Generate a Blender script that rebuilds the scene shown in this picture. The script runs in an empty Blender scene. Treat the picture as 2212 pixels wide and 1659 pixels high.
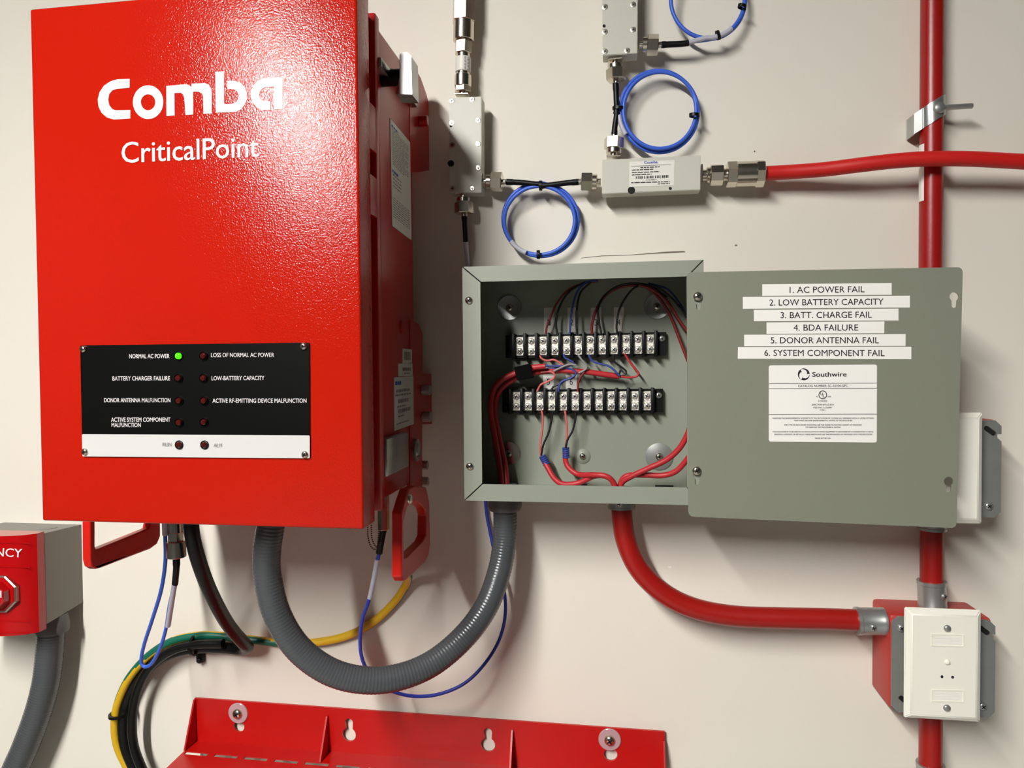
import bpy, bmesh, math, random
from mathutils import Vector, Matrix
from mathutils.geometry import tessellate_polygon
random.seed(7)
sc = bpy.context.scene
COL = sc.collection

# ------------------------------------------------------------------ camera
F = 1533.0; CX, CY = 1106.0, 829.5          # focal length and centre in photo pixels (2212 x 1659)
CAM = Vector((0.0, -0.865, 1.5))            # metres; the wall face is the plane y = 0
_y = Vector((228, 39.5, -F)).normalized()
_x = -Vector((-10300, -43, -F)); _x = (_x - _y * _x.dot(_y)).normalized()
_z = _x.cross(_y)
RW = Matrix((_x, _y, _z))                   # camera axes -> world axes
cam_d = bpy.data.cameras.new('camera'); cam_d.sensor_fit = 'HORIZONTAL'; cam_d.sensor_width = 36
cam_d.lens = 36 * F / 2212; cam_d.clip_start = 0.01
cam = bpy.data.objects.new('camera', cam_d); COL.objects.link(cam)
cam.matrix_world = Matrix.Translation(CAM) @ RW.to_4x4()
sc.camera = cam
# ------------------------------------------------------------------ world, light, exposure
w = bpy.data.worlds.new('world'); sc.world = w; w.use_nodes = True
w.node_tree.nodes['Background'].inputs[0].default_value = (0.9, 0.92, 1.0, 1); w.node_tree.nodes['Background'].inputs[1].default_value = 0.05
LIGHT_POS = Vector((-0.70, -2.1, 2.47)); LIGHT_SIZE = (0.075, 1.8); LIGHT_POWER = 292.0; LIGHT_COL = (1.0, 0.995, 0.975)
sc.view_settings.view_transform = 'Standard'; sc.view_settings.look = 'None'
sc.view_settings.gamma = 1; sc.view_settings.use_curve_mapping = False
sc.view_settings.exposure = 0.0

# ------------------------------------------------------------------ helpers
def ray(u, v): return RW @ Vector((u - CX, CY - v, -F))
def at(u, v, y=0.0):                        # photo pixel -> point on the plane at depth y
    d = ray(u, v); return CAM + d * ((y - CAM.y) / d.y)
def atx(u, v, x):                           # photo pixel -> point on a plane facing sideways
    d = ray(u, v); return CAM + d * ((x - CAM.x) / d.x)
def pr(px, y=-0.03): return px * (0.865 + y) / F   # pixels -> metres at depth y
def lin(c):
    return tuple((x / 255 / 12.92) if x / 255 <= 0.04045 else ((x / 255 + 0.055) / 1.055) ** 2.4 for x in c)

MATS = {}
def mat(name, rgb, rough=0.5, metal=0.0, bump=0.0, bscale=300.0, var=0.0, vscale=8.0, coat=0.0, trans=0.0, emit=0.0, spec=0.5, detail=2.0):
    m = bpy.data.materials.new(name); m.use_nodes = True
    nt = m.node_tree; b = nt.nodes['Principled BSDF']
    c = lin(rgb) + (1,)
    b.inputs['Base Color'].default_value = c; b.inputs['Roughness'].default_value = rough
    b.inputs['Metallic'].default_value = metal; b.inputs['Coat Weight'].default_value = coat
    b.inputs['Transmission Weight'].default_value = trans
    b.inputs['Specular IOR Level'].default_value = spec
    if emit:
        b.inputs['Emission Color'].default_value = c; b.inputs['Emission Strength'].default_value = emit
    tc = nt.nodes.new('ShaderNodeTexCoord')
    if var:
        n = nt.nodes.new('ShaderNodeTexNoise'); n.inputs['Scale'].default_value = vscale; n.inputs['Detail'].default_value = 5
        nt.links.new(tc.outputs['Object'], n.inputs['Vector'])
        mx = nt.nodes.new('ShaderNodeMix'); mx.data_type = 'RGBA'
        mx.inputs[6].default_value = tuple(x * (1 - var) for x in c[:3]) + (1,); mx.inputs[7].default_value = tuple(min(1, x * (1 + var)) for x in c[:3]) + (1,)
        nt.links.new(n.outputs['Fac'], mx.inputs[0]); nt.links.new(mx.outputs[2], b.inputs['Base Color'])
    if bump:
        n = nt.nodes.new('ShaderNodeTexNoise'); n.inputs['Scale'].default_value = bscale; n.inputs['Detail'].default_value = detail
        nt.links.new(tc.outputs['Object'], n.inputs['Vector'])
        bp = nt.nodes.new('ShaderNodeBump'); bp.inputs['Strength'].default_value = bump; bp.inputs['Distance'].default_value = 0.001
        nt.links.new(n.outputs['Fac'], bp.inputs['Height']); nt.links.new(bp.outputs['Normal'], b.inputs['Normal'])
    MATS[name] = m; return m
mat('wall_paint', (226, 219, 205), 0.6, bump=0.10, bscale=260, var=0.02, vscale=5)
mat('far_wall_paint', (56, 57, 56), 0.7, var=0.02, vscale=5)
mat('ceiling_paint', (96, 96, 94), 0.8)
mat('floor_concrete', (146, 144, 139), 0.6, var=0.1)
mat('red_powder', (181, 26, 9), 0.15, bump=0.34, bscale=640, var=0.04, vscale=500, spec=0.3)
mat('red_smooth', (180, 14, 9), 0.32, bump=0.05, bscale=500, var=0.05, vscale=40)
mat('red_gloss', (176, 8, 12), 0.16, bump=0.03, bscale=250, coat=0.4)
mat('red_handle', (205, 28, 16), 0.28, bump=0.05, bscale=400)
mat('red_conduit', (156, 20, 15), 0.34, bump=0.12, bscale=260, var=0.10, vscale=60)
mat('red_jacket', (200, 22, 17), 0.5, bump=0.12, bscale=500, var=0.05, vscale=80)
mat('red_boxpaint', (180, 48, 40), 0.45, bump=0.10, bscale=250, var=0.14, vscale=70)
mat('red_wire', (184, 40, 46), 0.45)
mat('pink_wire', (205, 96, 92), 0.45)
mat('dark_red_wire', (120, 26, 22), 0.45)
mat('blue_wire', (50, 66, 140), 0.45)
mat('black_wire', (14, 14, 16), 0.4)
mat('grey_wire', (140, 136, 134), 0.5)
mat('box_grey', (141, 145, 130), 0.42, bump=0.06, bscale=500, var=0.02, vscale=300)
mat('cover_grey', (128, 130, 113), 0.45, bump=0.06, bscale=500, var=0.03, vscale=300)
mat('coupler_paint', (196, 194, 180), 0.45, bump=0.04, bscale=600, var=0.02, vscale=300)
mat('nickel', (214, 206, 192), 0.22, metal=1.0)
mat('nickel_dull', (185, 178, 165), 0.3, metal=1.0, bump=0.05, bscale=500)
mat('zinc', (176, 177, 174), 0.32, metal=0.75, var=0.12, vscale=90)
mat('steel_plate', (138, 139, 135), 0.45, metal=0.45, var=0.12, vscale=50)
mat('tin', (240, 234, 222), 0.28, metal=0.55, bump=0.5, bscale=900)
mat('black_plastic', (7, 7, 8), 0.4, spec=0.25)
mat('black_rubber', (9, 9, 9), 0.36, bump=0.05, bscale=300, spec=0.35)
mat('foam', (6, 6, 6), 0.9, spec=0.1)
mat('hole_black', (5, 5, 5), 0.8)
mat('panel_black', (7, 7, 6), 0.35, spec=0.2)
mat('panel_white', (204, 202, 198), 0.35)
mat('print_white', (226, 219, 216), 0.5)
mat('print_dark', (34, 30, 34), 0.6)
mat('print_grey', (140, 136, 134), 0.6)
mat('print_blue', (50, 80, 180), 0.6)
mat('paper', (240, 237, 230), 0.55)
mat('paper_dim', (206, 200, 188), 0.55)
mat('label_silver', (226, 222, 212), 0.45)
mat('led_red', (70, 14, 12), 0.12, coat=0.5)
mat('led_green', (70, 235, 20), 0.2, emit=1.1)
mat('blue_cable', (58, 98, 205), 0.42)
mat('navy_cable', (46, 62, 170), 0.42)
mat('sleeve_clear', (186, 184, 196), 0.35)
mat('grey_conduit', (73, 75, 77), 0.26, bump=0.08, bscale=500)
mat('grey_fitting', (80, 79, 80), 0.42, bump=0.04, bscale=400)
mat('grey_box', (128, 126, 118), 0.5, bump=0.04, bscale=400)
mat('yellow_wire', (214, 170, 20), 0.42)
mat('green_wire', (10, 96, 74), 0.42)
mat('plate_ivory', (240, 236, 222), 0.32, bump=0.03, bscale=700)
mat('clear_washer', (178, 148, 150), 0.18, coat=0.5)
mat('latch_chrome', (172, 171, 169), 0.28, metal=1.0)
mat('scuff', (120, 106, 94), 0.9)
mat('chip', (240, 238, 232), 0.9)
mat('lamp_housing', (235, 235, 232), 0.5)
mat('brass_chain', (96, 76, 52), 0.35, metal=0.9)
mat('clear_dome', (240, 245, 235), 0.06, trans=1.0)

WL = {}
def finish(name, bm, m, parent=None, angle=32):
    if bm.verts:
        c = sum((v.co for v in bm.verts), Vector()) / len(bm.verts)
    else: c = Vector()
    bmesh.ops.translate(bm, verts=bm.verts, vec=-c)
    if not bm.get('flat') if False else True:
        bmesh.ops.recalc_face_normals(bm, faces=bm.faces)
    me = bpy.data.meshes.new(name); bm.to_mesh(me); bm.free()
    for x in (m if isinstance(m, (list, tuple)) else [m]): me.materials.append(MATS[x])
    me.polygons.foreach_set('use_smooth', [True] * len(me.polygons))
    me.set_sharp_from_angle(angle=math.radians(angle))
    o = bpy.data.objects.new(name, me); COL.objects.link(o)
    WL[o.name] = c
    if parent: o.parent = parent; o.location = c - WL[parent.name]
    else: o.location = c
    return o
def tag(o, label, cat, group=None):
    o['label'] = label; o['category'] = cat
    if group: o['group'] = group
    return o
def thing(name, label, cat, loc, group=None):
    o = bpy.data.objects.new(name, None); COL.objects.link(o); o.empty_display_size = 0.02
    o.location = loc; WL[o.name] = Vector(loc)
    return tag(o, label, cat, group)
def dup(o, c, parent):                       # copy of one mesh object, sharing its mesh, centred at c
    d = o.copy(); COL.objects.link(d); WL[d.name] = Vector(c); d.parent = parent; d.location = Vector(c) - WL[parent.name]
    return d
def B(): return bmesh.new()
def box(bm, p0, p1, bev=0.0, seg=2):
    r = bmesh.ops.create_cube(bm, size=1)
    vs = r['verts']
    for v in vs:
        v.co = Vector([p0[i] if v.co[i] < 0 else p1[i] for i in range(3)])
    if bev:
        es = list({e for v in vs for e in v.link_edges})
        bmesh.ops.bevel(bm, geom=es, offset=bev, segments=seg, profile=0.5, affect='EDGES')
    return bm
def hexa(bm, q0, q1):                        # eight corners: q0 and q1 are matching quads
    a = [bm.verts.new(p) for p in q0]; b = [bm.verts.new(p) for p in q1]
    bm.faces.new(a); bm.faces.new(b[::-1])
    for i in range(4): bm.faces.new((a[i], b[i], b[(i + 1) % 4], a[(i + 1) % 4]))
    return bm
def prism(bm, loops, ext=None, mi=0):        # outline and holes (3-D points in one plane), extruded by ext
    loops = [[Vector(p) for p in l] for l in loops]
    tris = tessellate_polygon(loops)
    flat = [p for l in loops for p in l]
    f = [bm.verts.new(p) for p in flat]
    for t in tris:
        try: bm.faces.new([f[i] for i in t]).material_index = mi
        except ValueError: pass
    if ext is not None:
        e = Vector(ext); g = [bm.verts.new(p + e) for p in flat]
        for t in tris:
            try: bm.faces.new([g[i] for i in reversed(t)]).material_index = mi
            except ValueError: pass
        k = 0
        for l in loops:
            n = len(l)
            for i in range(n):
                bm.faces.new((f[k + i], f[k + (i + 1) % n], g[k + (i + 1) % n], g[k + i])).material_index = mi
            k += n
    return bm
def frame(d):
    d = Vector(d).normalized(); a = Vector((0, 0, 1)) if abs(d.z) < 0.9 else Vector((0, 1, 0))
    u = (a - d * a.dot(d)).normalized(); return d, u, d.cross(u)
def lathe(bm, p, d, prof, n=20, rot=0.0, mi=0):   # profile of (distance along d, radius)
    p = Vector(p); d, u, v = frame(d); rings = []
    for t, r in prof:
        rings.append([bm.verts.new(p + d * t + (u * math.cos(a) + v * math.sin(a)) * max(r, 1e-5)) for a in [rot + 2 * math.pi * i / n for i in range(n)]])
    for a, b in zip(rings, rings[1:]):
        for i in range(n): bm.faces.new((a[i], a[(i + 1) % n], b[(i + 1) % n], b[i])).material_index = mi
    bm.faces.new(rings[0][::-1]).material_index = mi; bm.faces.new(rings[-1]).material_index = mi
    return bm
def cyl(bm, p0, p1, r, n=20, ch=0.0, rot=0.0, mi=0):
    p0 = Vector(p0); L = (Vector(p1) - p0).length
    c = min(ch, L * 0.45, r * 0.5)
    prof = [(0, r - c), (c, r), (L - c, r), (L, r - c)] if c else [(0, r), (L, r)]
    return lathe(bm, p0, Vector(p1) - p0, prof, n, rot, mi)
def spline(pts, step):
    pts = [Vector(p) for p in pts]
    if len(pts) == 2: raw = [pts[0].lerp(pts[1], i / 8) for i in range(9)]
    else:
        raw = []
        ex = [pts[0] * 2 - pts[1]] + pts + [pts[-1] * 2 - pts[-2]]
        for i in range(1, len(ex) - 2):
            a, b, c, d = ex[i - 1:i + 3]
            for k in range(12):
                t = k / 12
                raw.append(0.5 * ((2 * b) + (c - a) * t + (2 * a - 5 * b + 4 * c - d) * t * t + (3 * b - a - 3 * c + d) * t ** 3))
        raw.append(pts[-1])
    L = [0]
    for a, b in zip(raw, raw[1:]): L.append(L[-1] + (b - a).length)
    n = max(2, int(L[-1] / step)); out = []; j = 0
    for i in range(n + 1):
        s = L[-1] * i / n
        while j < len(L) - 2 and L[j + 1] < s: j += 1
        out.append(raw[j].lerp(raw[j + 1], (s - L[j]) / max(1e-9, L[j + 1] - L[j])))
    return out
def tube(bm, pts, r, n=12, step=0.004, mi=None, radf=None):
    P = spline(pts, step); N = len(P); rings = []
    t0 = (P[1] - P[0]).normalized(); _, u, _ = frame(t0)
    for i in range(N):
        t = (P[min(i + 1, N - 1)] - P[max(i - 1, 0)]).normalized()
        u = (u - t * u.dot(t)).normalized(); v = t.cross(u)
        rr = radf(i / (N - 1), i) * r if radf else r
        rings.append([bm.verts.new(P[i] + (u * math.cos(2 * math.pi * k / n) + v * math.sin(2 * math.pi * k / n)) * rr) for k in range(n)])
    for i in range(N - 1):
        for k in range(n):
            f = bm.faces.new((rings[i][k], rings[i][(k + 1) % n], rings[i + 1][(k + 1) % n], rings[i + 1][k]))
            if mi:
                w = f.calc_center_median() - (P[i] + P[i + 1]) / 2; tt = (P[i + 1] - P[i]).normalized()
                f.material_index = mi(i / (N - 1), math.degrees(math.atan2(w.dot(Vector((tt.z, 0, -tt.x))), -w.y)))
    bm.faces.new(rings[0][::-1]); bm.faces.new(rings[-1])
    return bm
def circ(c, r, n=20, r2=None, a0=0.0):
    return [(c[0] + r * math.cos(a0 + 2 * math.pi * i / n), c[1] + (r2 or r) * math.sin(a0 + 2 * math.pi * i / n)) for i in range(n)]
def rrect(q, r, n=5):                        # pixel quad with rounded corners
    out = []
    for i in range(4):
        p, a, b = Vector(q[i]), Vector(q[i - 1]), Vector(q[(i + 1) % 4])
        s = p + (a - p).normalized() * r; e = p + (b - p).normalized() * r
        for k in range(n + 1):
            t = k / n; out.append(tuple(s * (1 - t) ** 2 + p * 2 * t * (1 - t) + e * t * t))
    return out
def on(y): return lambda u, v: at(u, v, y)
def onx(x): return lambda u, v: atx(u, v, x)
def pmap(pts, fn): return [fn(u, v) for u, v in pts]

_tc = {}
def text_polys(s, bold=0.0):
    k = (s, bold)
    if k in _tc: return _tc[k]
    cu = bpy.data.curves.new('t', 'FONT'); cu.body = s; cu.resolution_u = 3; cu.offset = bold
    o = bpy.data.objects.new('t', cu); COL.objects.link(o)
    dg = bpy.context.evaluated_depsgraph_get()
    me = bpy.data.meshes.new_from_object(o.evaluated_get(dg))
    vs = [(v.co.x, v.co.y) for v in me.vertices]; fs = [tuple(p.vertices) for p in me.polygons]
    bpy.data.objects.remove(o); bpy.data.curves.remove(cu); bpy.data.meshes.remove(me)
    _tc[k] = (vs, fs); return vs, fs
CAPH = max(v[1] for v in text_polys('H')[0])
def put_text(bm, s, bl, br, h, fn, bold=0.0, up=(0, -1), mi=0, _one=False):   # baseline from bl to br (pixels), capitals h pixels high
    if bold and not _one:
        k = bold * h * 1.3
        for n_, (dx, dy) in enumerate(((-k, 0), (k, 0), (0, k * 0.6))):      # overprinted three times, each pass a hair prouder
            put_text(bm, s, (bl[0] + dx, bl[1] + dy), (br[0] + dx, br[1] + dy), h, lambda u, v: fn(u, v) + (CAM - fn(u, v)).normalized() * (0.00006 * n_), 0, up, mi, True)
        return bm
    vs, fs = text_polys(s)
    x0 = min(v[0] for v in vs); x1 = max(v[0] for v in vs)
    bl = Vector(bl); br = Vector(br); up = Vector(up).normalized()
    nv = [bm.verts.new(fn(*(bl.lerp(br, (x - x0) / (x1 - x0)) + up * (y / CAPH * h)))) for x, y in vs]
    for f in fs:
        try: bm.faces.new([nv[i] for i in f]).material_index = mi
        except ValueError: pass
    return bm
def lettering(s, bl, br, h, fn, m, parent, bold=0.0, name='lettering', up=(0, -1)):
    return finish(name, put_text(B(), s, bl, br, h, fn, bold, up), m, parent)
def quad(bm, q, fn, mi=0):
    bm.faces.new([bm.verts.new(fn(*p)) for p in q]).material_index = mi; return bm
def slab(q, y, th, m, name, parent, r=0, holes=()):   # plate whose front face has pixel outline q at depth y
    l = [pmap(rrect(q, r) if r else q, on(y))] + [pmap(h, on(y)) for h in holes]
    return finish(name, prism(B(), l, (0, th, 0)), m, parent)
def blur_lines(bm, x0, x1, y, h, fn, slope=0.0, seed=0, wmin=8, wmax=26):   # unreadable fine print: broken strokes
    rnd = random.Random(seed); x = x0
    while x < x1 - 2:
        wd = min(rnd.uniform(wmin, wmax), x1 - x)
        yy = y + slope * (x - x0); y2 = y + slope * (x + wd - x0)
        quad(bm, [(x, yy), (x + wd, y2), (x + wd, y2 - h), (x, yy - h)], fn); x += wd + rnd.uniform(1.5, 4) * wmin / 8
    return bm

SCREW = {}
def screw(c, r, parent, d=(0, -1, 0), m='nickel', name='screw', rot=0.4, flat=False, cross=True):
    c = Vector(c); bm = B(); d, u, v = frame(d)
    h = r * (0.08 if flat else 0.7)
    prof = [(0, r), (h * 0.35, r), (h * 0.7, r * 0.85), (h * 0.93, r * 0.55), (h, r * 0.2)]
    lathe(bm, c, d, prof, 16)
    if cross:
        for a in (rot, rot + math.pi / 2):
            e = (u * math.cos(a) + v * math.sin(a)); f = d.cross(e); L, W = r * 0.55, r * 0.13
            q = [c + e * L + f * W, c - e * L + f * W, c - e * L - f * W, c + e * L - f * W]
            b2 = B(); hexa(bm, [p + d * h * 0.45 for p in q], [p + d * (h * 1.02) for p in q]); b2.free()
        for fc in bm.faces[-12:] if False else []: pass
        bm.faces.ensure_lookup_table()
        for fc in list(bm.faces)[-12:]: fc.material_index = 1
    return finish(name, bm, [m, 'hole_black'], parent)

# ================================================================== the room
def structure(name, bm, m):
    o = finish(name, bm, m); o['kind'] = 'structure'; return o
wall = structure('wall_back', box(B(), (-2.0, 0, 0), (1.8, 0.12, 2.7)), 'wall_paint')
structure('wall_left', box(B(), (-2.12, -4.5, 0), (-2.0, 0, 2.7)), 'far_wall_paint')
structure('wall_right', box(B(), (1.8, -4.5, 0), (1.92, 0, 2.7)), 'far_wall_paint')
structure('wall_front', box(B(), (-2.0, -4.62, 0), (1.8, -4.5, 2.7)), 'far_wall_paint')
structure('floor', box(B(), (-2.12, -4.62, -0.1), (1.92, 0.12, 0)), 'floor_concrete')
structure('ceiling', box(B(), (-2.12, -4.62, 2.7), (1.92, 0.12, 2.8)), 'ceiling_paint')
# ceiling lamp: housing on a stem, luminous diffuser under it
lp = LIGHT_POS
lamp = thing('ceiling_light', 'white linear ceiling light with glowing diffuser above the room', 'light', (lp.x, lp.y, 2.7))
hx, hy = LIGHT_SIZE[0] / 2, LIGHT_SIZE[1] / 2
finish('housing', box(B(), (lp.x - hx - 0.012, lp.y - hy - 0.02, lp.z + 0.004), (lp.x + hx + 0.012, lp.y + hy + 0.02, lp.z + 0.06), 0.004), 'lamp_housing', lamp)
for s in (-1, 1): finish('hanger', cyl(B(), (lp.x, lp.y + s * hy * 0.7, lp.z + 0.06), (lp.x, lp.y + s * hy * 0.7, 2.7), 0.008), 'lamp_housing', lamp)
em = mat('lamp_glow', (255, 255, 255), 0.5)
eb = em.node_tree.nodes['Principled BSDF']; eb.inputs['Emission Color'].default_value = LIGHT_COL + (1,)
eb.inputs['Emission Strength'].default_value = LIGHT_POWER
finish('diffuser', box(B(), (lp.x - hx, lp.y - hy, lp.z), (lp.x + hx, lp.y + hy, lp.z + 0.004)), 'lamp_glow', lamp)

# marks on the wall
bm = B(); top = [(1255, 557), (1300, 552), (1350, 551), (1400, 547), (1440, 543.5), (1478, 542)]; bot = [(1481, 545), (1440, 547), (1400, 549), (1350, 552), (1300, 553.5), (1255, 558)]
finish('scuff_mark', prism(bm, [pmap(top + bot, on(-0.0002))], (0, 0.0004, 0)), 'scuff', wall)
for c, a, b in (((1447, 1225), 4, 2.2), ((1590, 530), 3, 2), ((1630, 327), 2, 2)):
    finish('paint_chip', prism(B(), [pmap(circ(c, a, 8, b), on(-0.0002))], (0, 0.0004, 0)), 'chip' if c[1] > 1000 else 'scuff', wall)

# ================================================================== red amplifier cabinet
YF = -0.265
tl, tr_, br_, bl_ = at(66, 18, YF), at(768, -45, YF), at(786, 1143, YF), at(88, 1126, YF)
X0 = (tl.x + bl_.x) / 2; X1 = (tr_.x + br_.x) / 2; Z1 = (tl.z + tr_.z) / 2; Z0 = (br_.z + bl_.z) / 2
XB = X1 - 0.0075                             # right side of the body behind the door
cab = thing('amplifier_cabinet', 'large red powder coated metal cabinet with white lettering on its door', 'cabinet', ((X0 + X1) / 2, 0, Z0))
finish('door', box(B(), (X0, YF, Z0), (X1, YF + 0.032, Z1), 0.0022, 3), 'red_powder', cab)
bd = finish('body', box(B(), (X0 + 0.0075, YF + 0.030, Z0 + 0.012), (XB, -0.072, Z1 - 0.005), 0.003, 2), 'red_smooth', cab)
finish('flange', box(B(), (X0 + 0.001, YF + 0.050, Z0 + 0.006), (X1 - 0.0005, YF + 0.062, Z1 - 0.004), 0.002, 2), 'red_smooth', cab)
# hinge tabs on the right side, between door and flange
for v0, v1 in ((235, 332), (385, 470)):
    a, b = atx(816, v0, X1), atx(816, v1, X1)
    finish('hinge_tab', box(B(), (XB, YF + 0.026, b.z), (X1 - 0.001, YF + 0.056, a.z), 0.001), 'red_smooth', cab)
# wall bracket plates at the back
for outl in ([(886, 128), (909, 169), (922, 206), (934, 262), (936, 366), (904, 372), (886, 372)], [(886, 690), (905, 700), (913, 722), (913, 806), (940, 809), (941, 915), (912, 917), (912, 1060), (886, 1060)]):
    finish('bracket_plate', prism(B(), [pmap(outl, onx(XB + 0.0005))], (-0.004, 0, 0)), 'red_smooth', cab)
    finish('bracket_plate', prism(B(), [[p + Vector((-(XB - X0 - 0.0075) - 0.001, 0, 0)) for p in pmap(outl, onx(XB + 0.0005))]], (0.004, 0, 0)), 'red_smooth', cab)
back = finish('mounting_rail', box(B(), (X0 + 0.03, -0.074, Z0 + 0.10), (XB - 0.03, 0, Z0 + 0.16)), 'red_smooth', cab)
finish('mounting_rail', box(B(), (X0 + 0.03, -0.074, Z1 - 0.16), (XB - 0.03, 0, Z1 - 0.10)), 'red_smooth', cab)
for u, v in ((905, 262), (911, 843), (912, 900)):
    p = atx(u, v, XB)
    finish('bolt', cyl(B(), p, p + Vector((0.011, 0, 0)), 0.0062, 20, 0.001), 'red_smooth' if v < 300 else 'zinc', cab)
for u, v in ((916, 1005), (917, 1040)):
    p = atx(u, v, XB)
    finish('nut', cyl(B(), p - Vector((0.004, 0, 0)), p + Vector((0.005, 0, 0)), 0.0055, 6, 0.0005), 'zinc', cab)
p = atx(868, 706, XB)
finish('knockout', lathe(B(), p, (1, 0, 0), [(-0.001, 0.0075), (0.001, 0.0075), (0.0018, 0.006)], 20), 'red_smooth', cab)
# latches
def px_box(x0, x1, u0, u1, v0, v1, bev=0.0015):      # block on the cabinet's side: depth range by the pixels u at its outer face
    a, b = atx(u0, v0, x1), atx(u1, v1, x1)
    return box(B(), (x0, min(a.y, b.y), min(a.z, b.z)), (x1, max(a.y, b.y), max(a.z, b.z)), bev, 2)
lt = finish('latch', px_box(XB - 0.001, XB + 0.006, 850, 902, 165, 216, 0.001), 'latch_chrome', cab)
za, zb = at(870, 113, -0.185).z, at(870, 205, -0.185).z; yl = -0.185
xl0, xl1 = at(861, 150, yl).x, at(889, 150, yl).x
zm = za + (zb - za) * 0.5
bm = prism(B(), [pmap([(866, 114), (879, 113), (888, 121), (890, 204), (854, 203), (863, 168), (863, 118)], on(yl))], (0, 0.024, 0))
bmesh.ops.bevel(bm, geom=[e for e in bm.edges if e.calc_face_angle(0) > 0.3], offset=0.0014, segments=2, affect='EDGES')
finish('lever', bm, 'latch_chrome', lt)
finish('pivot', cyl(B(), (XB, yl + 0.008, zm), (xl0 + 0.006, yl + 0.008, zm), 0.008, 16), 'black_plastic', lt)
finish('hook', px_box(XB, X1 + 0.003, 824, 846, 122, 172, 0.0015), 'latch_chrome', cab)
lt2 = finish('latch', px_box(XB - 0.001, XB + 0.0085, 836, 884, 948, 1008, 0.002), 'latch_chrome', cab)
p = atx(893, 972, XB)
finish('pivot', lathe(B(), p, (1, 0, 0), [(0, 0.013), (0.005, 0.013), (0.006, 0.011), (0.004, 0.008), (0.0065, 0.006)], 24), 'latch_chrome', lt2)
# stickers on the right side
sx = onx(XB + 0.0006)
def side_sticker(q, name='sticker'):
    return finish(name, prism(B(), [pmap(q, sx)], (-0.0008, 0, 0)), 'label_silver', cab)
s1 = side_sticker([(843, 256), (886, 307), (889, 519), (848, 488)])
sx2 = onx(XB + 0.001)
def lerp2(q, s, t):
    a = Vector(q[0]).lerp(Vector(q[1]), s); b = Vector(q[3]).lerp(Vector(q[2]), s); return tuple(a.lerp(b, t))
def side_lines(q, rows, seed, parent, m='print_grey'):
    bm = B(); rnd = random.Random(seed)
    for t, h, s0, s1 in rows:
        s = s0
        while s < s1:
            e = min(s + rnd.uniform(0.05, 0.16), s1)
            quad(bm, [lerp2(q, s, t), lerp2(q, e, t), lerp2(q, e, t + h), lerp2(q, s, t + h)], sx2); s = e + 0.03
    o = finish('fine_print', bm, m, parent); o['kind'] = 'stuff'; return o
q1 = [(843, 256), (886, 307), (889, 519), (848, 488)]
side_lines(q1, [(0.07 + 0.022 * i, 0.007, 0.08, 0.9 - 0.2 * (i % 4 == 3)) for i in range(16)] + [(0.72 + 0.022 * i, 0.007, 0.06, 0.92) for i in range(9)] + [(0.5 + 0.035 * i, 0.012, 0.08, 0.5) for i in range(4)], 3, s1)
side_lines(q1, [(0.04, 0.018, 0.06, 0.4), (0.46, 0.025, 0.05, 0.35)], 4, s1, 'print_blue')
s2 = side_sticker([(870, 753), (890, 755), (890, 784), (870, 785)])
side_lines([(870, 753), (890, 755), (890, 784), (870, 785)], [(0.2 + 0.1 * i, 0.07, 0.2, 0.85) for i in range(6)], 5, s2, 'print_grey')
s3 = side_sticker([(861, 785.5), (891, 785), (892, 812.5), (861, 813)])
side_lines([(861, 786), (891, 786), (892, 813), (861, 814)], [(0.3, 0.25, 0.3, 0.9), (0.7, 0.1, 0.4, 0.8)], 6, s3, 'print_grey')
q4 = [(852, 815), (893, 813), (894, 916), (852, 931)]
s4 = side_sticker(q4)
side_lines(q4, [(0.08, 0.07, 0.05, 0.35)], 7, s4, 'print_blue')
side_lines(q4, [(0.24, 0.05, 0.1, 0.8), (0.33, 0.03, 0.05, 0.85), (0.43, 0.07, 0.2, 0.75), (0.55, 0.03, 0.15, 0.6), (0.62, 0.07, 0.2, 0.85), (0.74, 0.03, 0.2, 0.5), (0.88, 0.02, 0.1, 0.8)], 8, s4)
# carrying handles under the cabinet
def handle(outer, hole, x, th):
    o = finish('handle', prism(B(), [pmap(outer, onx(x)), pmap(hole, onx(x))], (-th, 0, 0)), 'red_handle', cab)
    md = o.modifiers.new('b', 'BEVEL'); md.width = 0.0016; md.segments = 3; md.limit_method = 'ANGLE'; md.angle_limit = 0.7
    return o
XHL = at(195, 1200, -0.195).x; XHR = at(868, 1200, -0.195).x
handle([(194, 1095), (195, 1210), (199, 1224), (208, 1229), (218, 1227), (325, 1186), (340, 1175), (347, 1158), (347, 1095)], [(206, 1105), (206, 1180), (209, 1186), (216, 1184), (322, 1141), (330, 1105)], XHL, 0.0095)
handle([(868, 1108), (868, 1246), (872, 1255), (880, 1252), (918, 1216), (926, 1200), (930, 1176), (928, 1085), (921, 1052), (900, 1049), (884, 1056), (876, 1080)], [(880, 1096), (888, 1087), (903, 1085), (916, 1096), (921, 1112), (920, 1156), (913, 1170), (883, 1200), (873, 1206), (872, 1130)], XHR, 0.0105)
p = atx(883, 1078, XHR); screw(p, 0.0055, cab, (1, 0, 0), 'nickel', 'rivet', cross=False)

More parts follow.
